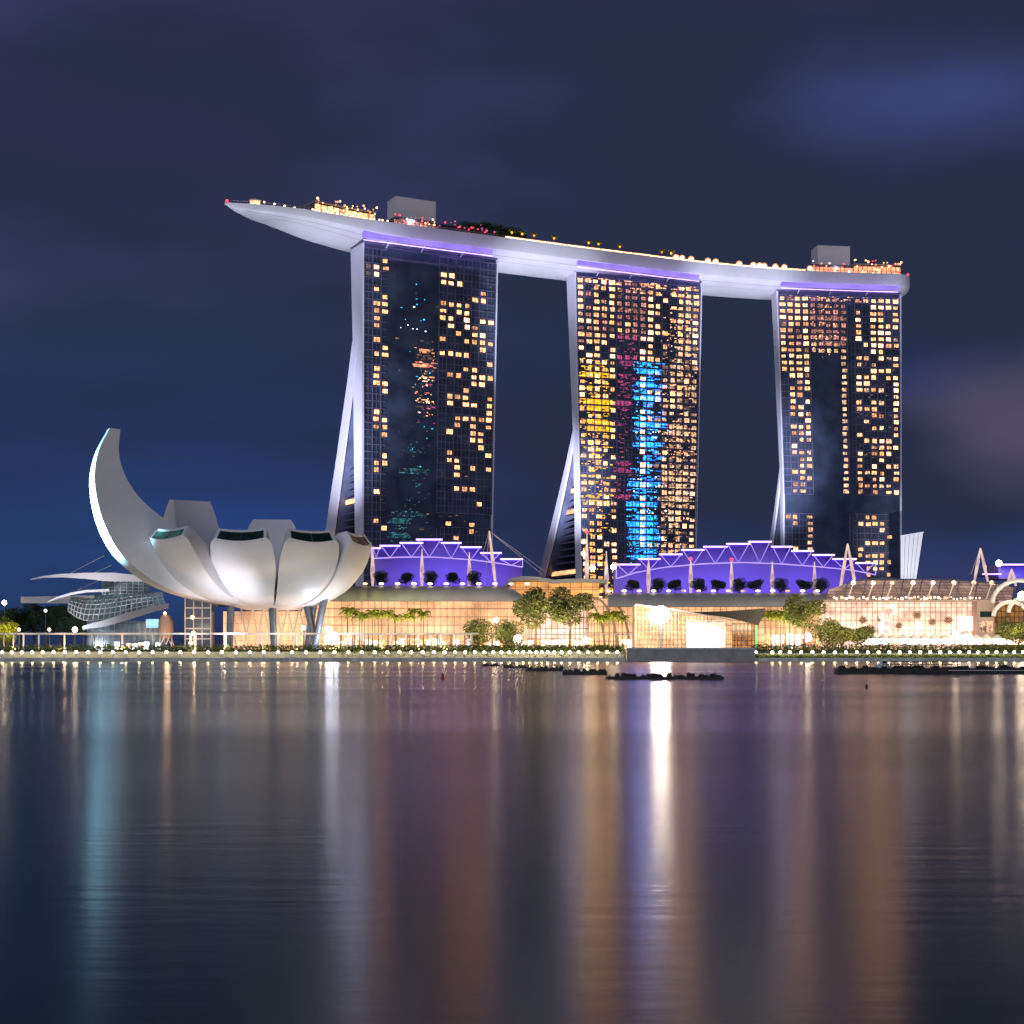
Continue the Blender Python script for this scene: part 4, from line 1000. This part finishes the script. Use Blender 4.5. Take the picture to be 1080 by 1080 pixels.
# ================================================================ NORTH END (left of the museum)
DN = 640.0
t = thing('north_concourse', 'low building with curved blade roofs and ribbed glass shell left of the museum', 'building', (X(110,DN), DN, 3.9))
def blade(pts_top, pts_bot, D0, D1, name, m='white', tilt=0):
    rings = []
    for (a, b_), (c_, d_) in zip(pts_top, pts_bot): rings.append([P(a, b_, D0), P(c_, d_, D0), P(c_, d_-tilt, D1), P(a, b_-tilt, D1)])
    return MB().loft(rings).build(name, M[m], t, smooth=40)
blade([(32,610.6),(45,607.5),(65,605.2),(90,604),(120,604),(150,607)], [(32,611.6),(45,609.5),(65,609),(90,610.5),(112,613),(150,613.5)], 610, 640, 'blade_roof')
blade([(50,634.6),(60,629.5),(75,624.8),(92,622),(115,621)], [(50,635.6),(60,631.5),(75,627.6),(92,625),(115,624)], 606, 632, 'blade_roof')
blade([(22,629.5),(89,628),(100,628)], [(22,636),(60,636.4),(100,637)], 625, 645, 'flat_roof', 'roof')
drum = MB().loft([[Vector((X(133,632)+math.cos(a)*9.2, 632-math.sin(a)*9.2, z)) for a in [2*math.pi*i/24 for i in range(24)]] for z in (Z(628,632), Z(612.5,632))]).build('glass_drum', E['in_t'], t, smooth=30)
g = MB()
for i in range(24):
    a = 2*math.pi*i/24; p = (X(133,632)+math.cos(a)*9.35, 632-math.sin(a)*9.35); g.tube([(p[0],p[1],Z(628,632)),(p[0],p[1],Z(612.5,632))], .14, 4)
for k in range(5):
    z = Z(627-k*3.4, 632); g.tube([(X(133,632)+math.cos(2*math.pi*i/24)*9.35, 632-math.sin(2*math.pi*i/24)*9.35, z) for i in range(25)], .13, 4)
g.build('drum_frame', M['whitep'], drum)
# ribbed shell
shell_top = [(83,632),(105,626.5),(130,624),(150,624),(172,626)]; shell_bot = [(72,645),(88,654),(115,653),(145,646),(175,640)]
top = catmull([P(a, b_, 640) for a, b_ in shell_top], 20); bot = catmull([P(a, b_, 614) for a, b_ in shell_bot], 20)
rings = []
for i in range(21):
    A = top[i]; B = bot[i]; row = []
    for j in range(9):
        f = j/8; p = A.lerp(B, f); p = p + Vector((0, -4*math.sin(math.pi*f), 2.2*math.sin(math.pi*f))); row.append(p)
    rings.append(row)
MB().loft(rings, caps=False, closed=False).build('glass_shell', E['in_t'], t, smooth=40)
g = MB()
for r in rings: g.tube([p+Vector((0,-.2,.1)) for p in r], .20, 4)
for j in range(9): g.tube([r[j]+Vector((0,-.2,.1)) for r in rings], .16, 4)
g.build('shell_ribs', M['whitep'], t)
blade([(87,660),(110,654),(135,646),(163,638.5),(178,636)], [(87,664),(110,661),(135,654),(163,645),(178,642)], 600, 615, 'curved_eave', 'roof')
facade(t, X(92,612), X(172,612), 612, 4, Z(655,612), 2.0, 3, E['in_t'], frame='steel')
MB().box(X(154,604), X(167,604), 604, 604.5, Z(662,604), Z(653,604)).build('bright_window', emi('cool_panel', (.35,.75,.95), 1.6, .4), t)  # bright window in the teal glass wall
shoprow(t, 120, 170, 606, 4.2, 7.0, 8, ('white','shop','teal'))
lamp('concourse_flood', 'SPOT', (X(60,590), 575, 5), 60000, (.85,.9,1), (X(115,630), 630, 28), spot_size=R(70), spot_blend=1, shadow_soft_size=1)
stc = MB()
for (a, b_, c_, d_) in ((75,604,110,586),(100,604,118,596),(82,622,105,612)): stc.tube([P(a,b_,618), P(c_,d_,618)], .13, 4)
stc.build('stay_cables', M['whitep'], t)
# brown tulip-shaped vent tower
t = thing('vent_tower', 'small warm-lit vase-shaped tower between the concourse and the museum', 'tower', (X(175,575), 575, 3.9))
MB().loft([[Vector((X(175,575)+math.cos(a)*r, 575+math.sin(a)*r, z)) for a in [2*math.pi*i/16 for i in range(16)]] for r, z in ((2.2,8),(2.9,11),(2.6,14.5),(1.6,16.5))]).build('body', M['beige'], t, smooth=40)
g = MB()
for i in range(8):
    a = 2*math.pi*i/8; g.tube([(X(175,575)+math.cos(a)*3.2, 575+math.sin(a)*3.2, 3.9), (X(175,575)+math.cos(a+.8)*2.2, 575+math.sin(a+.8)*2.2, 9)], .22, 5)
g.build('legs', M['whitep'], t); MB().sphere((X(174,573), 573, 17.2), .6).build('lamp', E['warm2'], t)
lamp('vent_glow', 'POINT', (X(175,560), 562, 7), 4000, (1,.6,.35), shadow_soft_size=1)

# ================================================================ TREES
def crown_mesh(blobs, n, leaf, m, name, parent, flat=1.0):
    mb = MB()
    tot = sum(b[3]**2 for b in blobs)
    for (cx, cy, cz, r) in blobs:
        for _ in range(int(n*r*r/tot)):
            while True:
                v = Vector((random.uniform(-1,1), random.uniform(-1,1), random.uniform(-1,1)))
                if .25 < v.length < 1: break
            v = v*(random.uniform(.75,1.08)/max(.55, v.length)) if random.random() < .7 else v
            p = Vector((cx, cy, cz)) + Vector((v.x*r, v.y*r, v.z*r*flat))
            a = Vector((random.gauss(0,1), random.gauss(0,1), random.gauss(0,.6))).normalized(); b = a.cross(Vector((random.gauss(0,1), random.gauss(0,1), random.gauss(0,1)))).normalized()
            s = leaf*random.uniform(.6, 1.3)
            mb.quad(p-a*s, p+b*s*.6, p+a*s, p-b*s*.6)
    return mb.build(name, m, parent)
def make_tree(h, w_, m='leaf', n=1500, seed=0, label='', cat='tree', group=None, leaf=.42, bare=.36, low=False):
    random.seed(seed)
    t = thing('leafy_tree', label, cat, (0,0,0), group)
    blobs = []
    for i in range(9):
        a = random.uniform(0, 6.28); rr_ = random.uniform(.06, .33)*w_
        blobs.append((math.cos(a)*rr_, math.sin(a)*rr_, h*random.uniform(bare+.14, .86), w_*random.uniform(.19, .31)))
    crown_mesh(blobs, n, leaf, M[m], 'crown', t, .8)
    tr = MB(); tr.tube([(0,0,-.3), (.1,0,h*bare*.7), (.2,.1,h*bare)], [h*.030, h*.022, h*.018], 7)
    for b in blobs[:6]: tr.tube([(.2,.1,h*bare*.95), (b[0]*.6, b[1]*.6, (h*bare+b[2])/2), (b[0], b[1], b[2])], [h*.014, h*.01, h*.005], 5)
    tr.build('trunk', M['bark'], t)
    return t
def make_palm(h, seed, n=15, L_=3.3, m='palmleaf', group=None):
    random.seed(seed); t = thing('palm_tree', '', 'palm', (0,0,0), group)
    MB().tube([(0,0,-.3), (.12,0,h*.5), (.05,.05,h)], [.26,.17,.14], 6).build('trunk', M['bark'], t)
    mb = MB()
    for i in range(n):
        a = 2*math.pi*i/n+random.uniform(-.2,.2); el = random.uniform(.1, 1.5); d = Vector((math.cos(a), math.sin(a), 0)); sd_ = Vector((-d.y, d.x, 0))
        pts = []
        for k in range(6):
            f = k/5; pts.append(Vector((.05,.05,h)) + d*L_*f*math.cos(el*.5)*(1-.15*f) + Vector((0,0, L_*(math.sin(el)*f - .72*f*f))))
        for k in range(5):
            wd = .72*(1-abs(k-1.5)/4.5)
            A, B = pts[k], pts[k+1]; dr = Vector((0,0,-.28))
            mb.quad(A, B, B+sd_*wd+dr, A+sd_*wd*.8+dr); mb.quad(A, B, B-sd_*wd+dr, A-sd_*wd*.8+dr)
    mb.build('crown', M[m], t)
    return t
protoT = [make_tree(19, 14, seed=3, n=4200), make_tree(12, 14, seed=5, n=3600, bare=.20), make_tree(18, 12.5, seed=11, n=3800), make_tree(12, 14.5, seed=23, n=3600, bare=.18)]
usedT = [False]*4
def put_tree(k, px, D, sc_, label, group=None, ang=0, z=3.9, m=None, cat='tree'):
    loc = (X(px, D), D, z)
    if not usedT[k]:
        usedT[k] = True; o = protoT[k]; o.location = loc; o.scale = (sc_,)*3; o.rotation_euler = (0,0,ang); o['label'] = label
    else: o = dup(protoT[k], loc, label, ang, sc_)
    if group: o['group'] = group
    if m:
        for c in o.children:
            if c.name.startswith('crown'):
                c.data = c.data.copy(); c.data.materials[0] = M[m]
    return o
put_tree(1, 505, 545, .82, 'round leafy tree, left one of the low pair before the gallery')
put_tree(1, 534.5, 545, .80, 'round leafy tree, right one of the low pair before the gallery', ang=2)
put_tree(0, 565, 543, 1.13, 'tall broad tree in front of the amber gallery, taller left neighbour')
put_tree(2, 601, 543, 1.24, 'tall narrower tree in front of the amber gallery, right of the broad one')
put_tree(2, 848, 548, 1.10, 'tall dark-crowned tree right of the row of yellow-green palms')
put_tree(1, 873, 550, .85, 'leafy tree behind the hedge left of the A-shaped mast', ang=1)
put_tree(3, 888, 548, .72, 'low bushy tree below the A-shaped mast', ang=2.2)
put_tree(3, 908, 548, .72, 'low bushy tree before the pink-white facade', ang=.6)
put_tree(3, 1074, 545, .85, 'golden-lit tree in front of the glass arches')
put_tree(0, 1062, 550, .55, 'smaller tree left under the glass arches', ang=1)
put_tree(3, 4, 560, .85, 'yellow-lit tree at the left edge of the promenade', m='palmleaf')
put_tree(1, -8, 585, 1.0, 'yellow-lit tree cut by the left frame edge', ang=2, m='palmleaf')
for i, (px, D, s_) in enumerate(((8,640,.9),(22,650,1.0),(36,655,1.05),(50,650,1.05),(64,645,1.0),(78,640,.95),(88,630,.85))):
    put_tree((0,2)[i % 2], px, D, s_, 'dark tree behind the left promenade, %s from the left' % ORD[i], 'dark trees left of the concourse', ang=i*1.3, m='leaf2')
# rooftop round trees before the violet halls
rt = [(402,612),(428,611.5),(454,611),(478,611),(500,612),(667,617),(694,617),(712,616.5),(737,616.5),(757,616),(780,616.5),(797,617),(823,617),(848,617),(866,617)]
for i, (px, py) in enumerate(rt):
    D = 606 if px < 560 else 626
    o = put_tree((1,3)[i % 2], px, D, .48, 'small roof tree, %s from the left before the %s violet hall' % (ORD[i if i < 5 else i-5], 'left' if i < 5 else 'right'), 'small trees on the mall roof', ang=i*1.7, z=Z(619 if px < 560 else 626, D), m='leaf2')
# deck trees (dark) and deck palms
for i, (px, s_) in enumerate(((505,.52),(519,.62),(531,.55),(545,.62),(557,.5),(567,.38))):
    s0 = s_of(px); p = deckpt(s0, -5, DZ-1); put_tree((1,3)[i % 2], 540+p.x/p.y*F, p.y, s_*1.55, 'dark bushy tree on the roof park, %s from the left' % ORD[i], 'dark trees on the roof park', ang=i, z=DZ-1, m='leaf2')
dp = make_palm(6.2, 77, 14, 2.6, 'palmleaf', 'small palms on the roof park')
MB().sphere((.05,-.5,5.2), .55, 8, 5).build('uplight', E['yellow'], dp)
dl = [544,556,568,590,626,636,659,703,713]
row_of(dp, [deckpt(s_of(px), -hw_at(s_of(px))+5, DZ-1) for px in dl], ['small gold-lit palm on the roof park, %s from the left' % ORD[i] for i in range(len(dl))])
# ground palms
gp = make_palm(12.6, 31, 26, 3.7, 'palmleaf', 'palms along the waterfront')
plist = []; plab = []
for grp, xs_, D, sc_, lb in (('a', [366,372,379,385,393,399], 560, 1.02, 'palm in the clump right of the museum'), ('b', [409,417,430,437,447], 558, 1.0, 'yellow-green palm in the second clump from the museum'),
        ('c', [627,632,637,642,647,652,657], 556, .93, 'palm in the clump left of the bright pavilion'), ('d', [808,813,818,823,828,833,838], 556, .97, 'tall-stemmed palm in the row right of the dark wing roof')):
    for i, px in enumerate(xs_): plist.append(((X(px, D), D, 3.9), sc_*random.uniform(.9, 1.08), '%s %s' % (ORD[i], lb)))
for i, (loc, s_, lb) in enumerate(plist):
    if i == 0: gp.location = loc; gp.scale = (s_,)*3; gp['label'] = lb
    else: dup(gp, loc, lb, i*.9, s_)
for px, D, e, c in ((383,548,9000,(.9,1,.35)), (425,546,12000,(1,.95,.2)), (640,545,9000,(.9,1,.25)), (822,545,10000,(1,1,.25)), (575,532,9000,(1,.8,.45)), (520,534,4500,(1,.8,.5)), (855,536,7000,(1,.75,.35)), (895,536,7000,(1,.65,.3)), (1070,533,7000,(1,.7,.25)), (5,548,9000,(1,.75,.15))):
    lamp('tree_uplight', 'SPOT', (X(px, D), D-2, 4.4), e*3.0, c, (X(px, D), D+12, 20), spot_size=R(95), spot_blend=1, shadow_soft_size=.6)

# ================================================================ WATERFRONT
def hedge(x0, x1, y0, y1, z0, z1, n, name, label):
    mb = MB()
    for _ in range(n):
        p = Vector((random.uniform(x0,x1), random.uniform(y0,y1), z0+(z1-z0)*random.random()**.7*random.uniform(.7,1.1)))
        a = Vector((random.gauss(0,1), random.gauss(0,1), random.gauss(0,.6))).normalized(); b = a.cross(Vector((random.gauss(0,1), random.gauss(0,1), random.gauss(0,1)))).normalized(); s = random.uniform(.2,.5)
        mb.quad(p-a*s, p+b*s*.6, p+a*s, p-b*s*.6)
    return tag(mb.build(name, M['hedge']), label, 'hedge', kind='stuff')
random.seed(99)
hedge(-175, 36, QY+10, QY+13, 3.0, 5.4, 9000, 'hedge', 'clipped green hedge along the left quay behind the lamps')
hedge(78, 180, QY+6.5, QY+13, 2.4, 5.6, 7000, 'hedge', 'olive green hedge along the right quay behind the lamps')
hedge(-60, 36, QY+5.5, QY+10, 1.2, 4.4, 5500, 'planting', 'low planting on the quay face below the palms')
hedge(78, 180, QY+1, QY+6, 1.0, 2.3, 4500, 'planting', 'low planting at the foot of the right quay wall')
hedge(-60, 40, 540, 560, 3.9, 5.6, 3000, 'shrubs', 'shrubs around the feet of the palms before the mall')
# promenade lamps
pl = thing('promenade_lamp', '', 'lamp', (0,0,0), 'globe lamps along the quay')
MB().sphere((0,-.0,1.75), .42, 10, 6).build('globe', E['bulb'], pl); MB().tube([(0,0,0),(0,0,1.4)], .12, 6).build('post', M['steel'], pl); MB().tube([(0,0,1.25),(0,0,1.42)], [.12,.3], 8).build('collar', M['steel'], pl)
px = 2.0; its = []; lbs = []
while px < 661:
    its.append(Vector((X(px,QY+1), QY+1.2, 1.25)))
    lbs.append('globe lamp on the quay in front of the %s' % ('left promenade pergola' if px < 120 else 'lotus museum' if px < 350 else 'palm clumps and long mall' if px < 480 else 'leafy trees and amber gallery'))
    px += interp([0,150,340,420,500,545,570,600,660], [10.2,14.5,15.0,12.5,10.0,7.2,6.0,9.5,11], px)
px = 797.5
while px < 1080:
    its.append(Vector((X(px,QY+1), QY+1.2, 1.25))); lbs.append('globe lamp on the quay in front of the %s' % ('palms and right-hand mall' if px < 900 else 'pink-white building and tents'))
    px += interp([797,812,830,900,1080], [17.5,7.5,12,11.6,9], px)
row_of(pl, its, lbs)
# pergola along the left promenade
t = thing('promenade_pergola', 'long white pergola beam on slim posts along the left promenade', 'pergola', (X(180,516), 516, 3.9))
zb = Z(669.3,516); MB().box(X(-20,516), X(505,516), 514.8, 517.2, zb, zb+.55).build('beam', M['whitep'], t)
for i, px in enumerate((4,14,25,41,68,97,129,161,201,206,238,276,313,352,367,382,403,413,428,441,455,465,480,497)):
    MB().tube([(X(px,516), 516, 3.2), (X(px,516), 516, zb)], .38 if px > 190 else .3, 6).build('post', E['post'] if 'post' in E else M['whitep'], t)
lamp_x = [41,97,129,201,238,276,313,382,413,441,465]
for px in (15,68,129,205,238,276,313,352,403,441,470): lamp('pergola_uplight', 'POINT', (X(px,513), 512.5, 4.2), 2600, (1,.60,.38), shadow_soft_size=.3)
# railing by the water
t = thing('quay_railing', 'thin steel railing along the right-hand quay', 'railing', (X(930,QY+7), QY+7, 2.5))
g = MB()
for z in (2.9, 3.4): g.tube([(78, QY+6.3, z), (180, QY+6.3, z)], .05, 4)
for i in range(60): g.tube([(78+i*1.73, QY+6.3, 2.5), (78+i*1.73, QY+6.3, 3.4)], .05, 4)
g.build('rails', M['steel'], t); MB().box(78, 180, QY+6.2, QY+6.4, 2.61, 2.72).build('base_rail', M['steel'], t)
for px, e in ((40,3000),(128,2000),(203,1500),(346,3000),(395,6000),(445,7000),(523,9000),(546,8000),(600,8500),(622,9000),(640,6000),(806,7000),(851,9500),(880,8000),(905,7000),(962,8500),(1010,9500),(1045,8500),(1078,9000)):
    lamp('promenade_fill', 'AREA', (X(px,532), 524, 12.0), e*.55, (1,.76,.48), (X(px,532), 542, 4), shape='RECTANGLE', size=14, size_y=2)  # added fill panels for the combined glow of the waterfront lamps
# street lamps at ground (left)
for i, (px, py, D, k, lb) in enumerate(((4.6,635.5,620,'flood','tall street lamp with a glaring white head at the left edge'),(48,644,615,'white','dimmer white street lamp among the dark left trees'),(79,664,560,'flood','bright lamp at the foot of the concourse'),(20,664,560,'shop','warm low lamp beside the yellow tree'),(52,664,565,'shop','warm low lamp left of the concourse'))):
    t = thing('street_lamp', lb, 'lamp', (X(px,D), D, 3.9)); p = P(px, py, D)
    MB().sphere(p, .9 if k == 'flood' else .6, 10, 6).build('lamp_head', E[k], t); MB().tube([(p.x, p.y+.2, 3.6), (p.x, p.y+.2, p.z-.3)], [.2,.1], 6).build('pole', M['steel'], t)
# glaring floods along the mall foot
for i, (px, py, D, r, k, lb) in enumerate(((350,673,540,2.3,'bluewhite','dazzling white floodlight at the foot of the museum'),(346.5,664,560,1.3,'white','cool white floodlight right of the museum columns'),(523,654,560,.9,'flood','tall lamp between the two low round trees'),(545.5,673.5,560,1.6,'flood','bright floodlight below the broad tree'),(618,675,560,1.0,'flood','bright floodlight right of the tall trees'),(851,672,555,1.5,'flood','bright floodlight behind the right hedge'),(1078,628.5,560,1.6,'flood','bright lamp at the right edge above the arches'),(320,662,550,.8,'white','cool white spot between the museum columns'),(1008,668,548,1.0,'flood','bright lamp in the middle of the white tents'))):
    t = thing('floodlight', lb, 'floodlight', (X(px,D), D, 3.9)); p = P(px, py, D)
    MB().sphere(p, r, 12, 8).build('lens', E[k], t); MB().tube([(p.x, p.y+r*.9, 3.7), (p.x, p.y+r*.9, p.z)], .18, 6).build('pole', M['steel'], t); MB().obox((p.x, p.y+r*.9, p.z), (r*.6,0,0), (0,.3,0), (0,0,r*.6)).build('housing', M['steel'], t)
# people as tiny strollers are not discernible in the photograph

# ================================================================ THINGS ON THE WATER
def pontoon(px0, px1, py, label, bumps, h=.35, name='pontoon'):
    D = 3*F/(py-HZ); x0 = X(px0,D); x1 = X(px1,D)
    t = thing(name, label, 'pontoon', ((x0+x1)/2, D, 0))
    prof = [(x0, .05),(x0+.5, -.15),(x1-.5,-.15),(x1,.05),(x1-.1,h),(x0+.1,h)]
    MB().prism([Vector((a, D, b_)) for a, b_ in prof], (0, 2.6, 0)).build('hull', M['dark'], t)
    b = MB(); n = bumps
    for i in range(n):
        xx = x0+(x1-x0)*(i+random.uniform(.2,.8))/n; w_ = random.uniform(.3,1.0)*(x1-x0)/n*.6; hh = random.uniform(.12,.45)
        b.loft([[Vector((xx-w_,D+.4,h)),Vector((xx+w_,D+.4,h)),Vector((xx+w_,D+2,h)),Vector((xx-w_,D+2,h))],[Vector((xx-w_*.5,D+.7,h+hh)),Vector((xx+w_*.6,D+.7,h+hh)),Vector((xx+w_*.6,D+1.7,h+hh)),Vector((xx-w_*.5,D+1.7,h+hh))]])
    b.build('covered_gear', M['dark'], t)
    g = MB()
    for i in range(n): xx = x0+(x1-x0)*(i+.5)/n; g.tube([(xx,D+.2,h),(xx,D+.2,h+.5)], .035, 4)
    g.build('bollards', M['steel'], t)
    return t
pontoon(507, 541, 702.6, 'farthest thin dark pontoon left of the moored line', 5, .15)
pontoon(531, 556, 704.5, 'thin dark pontoon, second of the moored line', 5, .25)
pontoon(554, 594, 707.5, 'dark pontoon with covered gear, third of the moored line', 8, .35)
pontoon(593, 641, 711.5, 'dark pontoon with tarpaulin humps in front of the trees reflection', 9, .45)
pontoon(640, 764, 716.5, 'nearest and longest dark pontoon below the white streak', 18, .30)
t = pontoon(883, 1125, 710.5, 'long dark barge with railings moored at the right', 20, .75, 'barge')
D = 3*F/(710.5-HZ)
g = MB()
x0 = X(935,D); x1 = X(1015,D)
for z in (1.3, 1.7): g.tube([(x0, D+2.2, z), (x1, D+2.2, z)], .05, 4)
for i in range(20): g.tube([(x0+(x1-x0)*i/19, D+2.2, .7), (x0+(x1-x0)*i/19, D+2.2, 1.7)], .05, 4)
g.build('railing', M['steel'], t)
MB().box(X(1000,D), X(1125,D), D-.06, D-.02, .42, .50).build('pale_strip', M['whitep'], t)
# little white boat on the barge
t = thing('small_boat', 'small pale cabin boat moored behind the barge', 'boat', (X(931,D+6), D+6, 0)); Db = D+6
def bp(px, py): return P(px, py, Db)
rings = []
for i in range(9):
    f = i/8; px = 922+f*18; hw_ = .9*math.sin(math.pi*min(1, f*.8+.15)); c = bp(px, 0); c.z = 0
    rings.append([c+Vector((0,-hw_,1.0+.3*(1-f))), c+Vector((0,-hw_*.5,.0)), c+Vector((0,hw_*.5,.0)), c+Vector((0,hw_,1.0+.3*(1-f)))])
MB().loft(rings).build('hull', M['whitep'], t, smooth=50)
cx0 = bp(927,0).x; cx1 = bp(935,0).x
MB().loft([[Vector((cx0,Db-.6,1.1)),Vector((cx1,Db-.6,1.1)),Vector((cx1,Db+.6,1.1)),Vector((cx0,Db+.6,1.1))],[Vector((cx0+.3,Db-.5,2.0)),Vector((cx1-.1,Db-.5,2.0)),Vector((cx1-.1,Db+.5,2.0)),Vector((cx0+.3,Db+.5,2.0))]]).build('cabin', M['whitep'], t)
MB().box(cx0+.35, cx1-.2, Db-.62, Db-.58, 1.4, 1.75).build('window', M['dkglass'], t); MB().tube([(cx0+.6,Db,2.0),(cx0+.6,Db,2.7)], .05).build('antenna', M['steel'], t)
# buoys
def buoy(px, py, r, m, label, top):
    D = 3*F/(py-HZ); t = thing('buoy', label, 'buoy', (X(px,D), D, 0)); x = X(px,D)
    MB().loft([[Vector((x+math.cos(a)*q_, D+math.sin(a)*q_, z)) for a in [2*math.pi*i/12 for i in range(12)]] for q_, z in ((r*.6,-.2),(r,.05),(r*.8,.35*r/.3),(r*.25,.9*r/.3))]).build('float', M[m], t, smooth=50)
    if top: MB().sphere((x, D, 1.0*r/.3), r*.55).build('top_mark', M['whitep'], t)
buoy(467, 716, .24, 'red', 'small red buoy with a white top floating at centre left', True)
buoy(914, 725.5, .13, 'dark', 'tiny dark buoy floating below the barge', False)
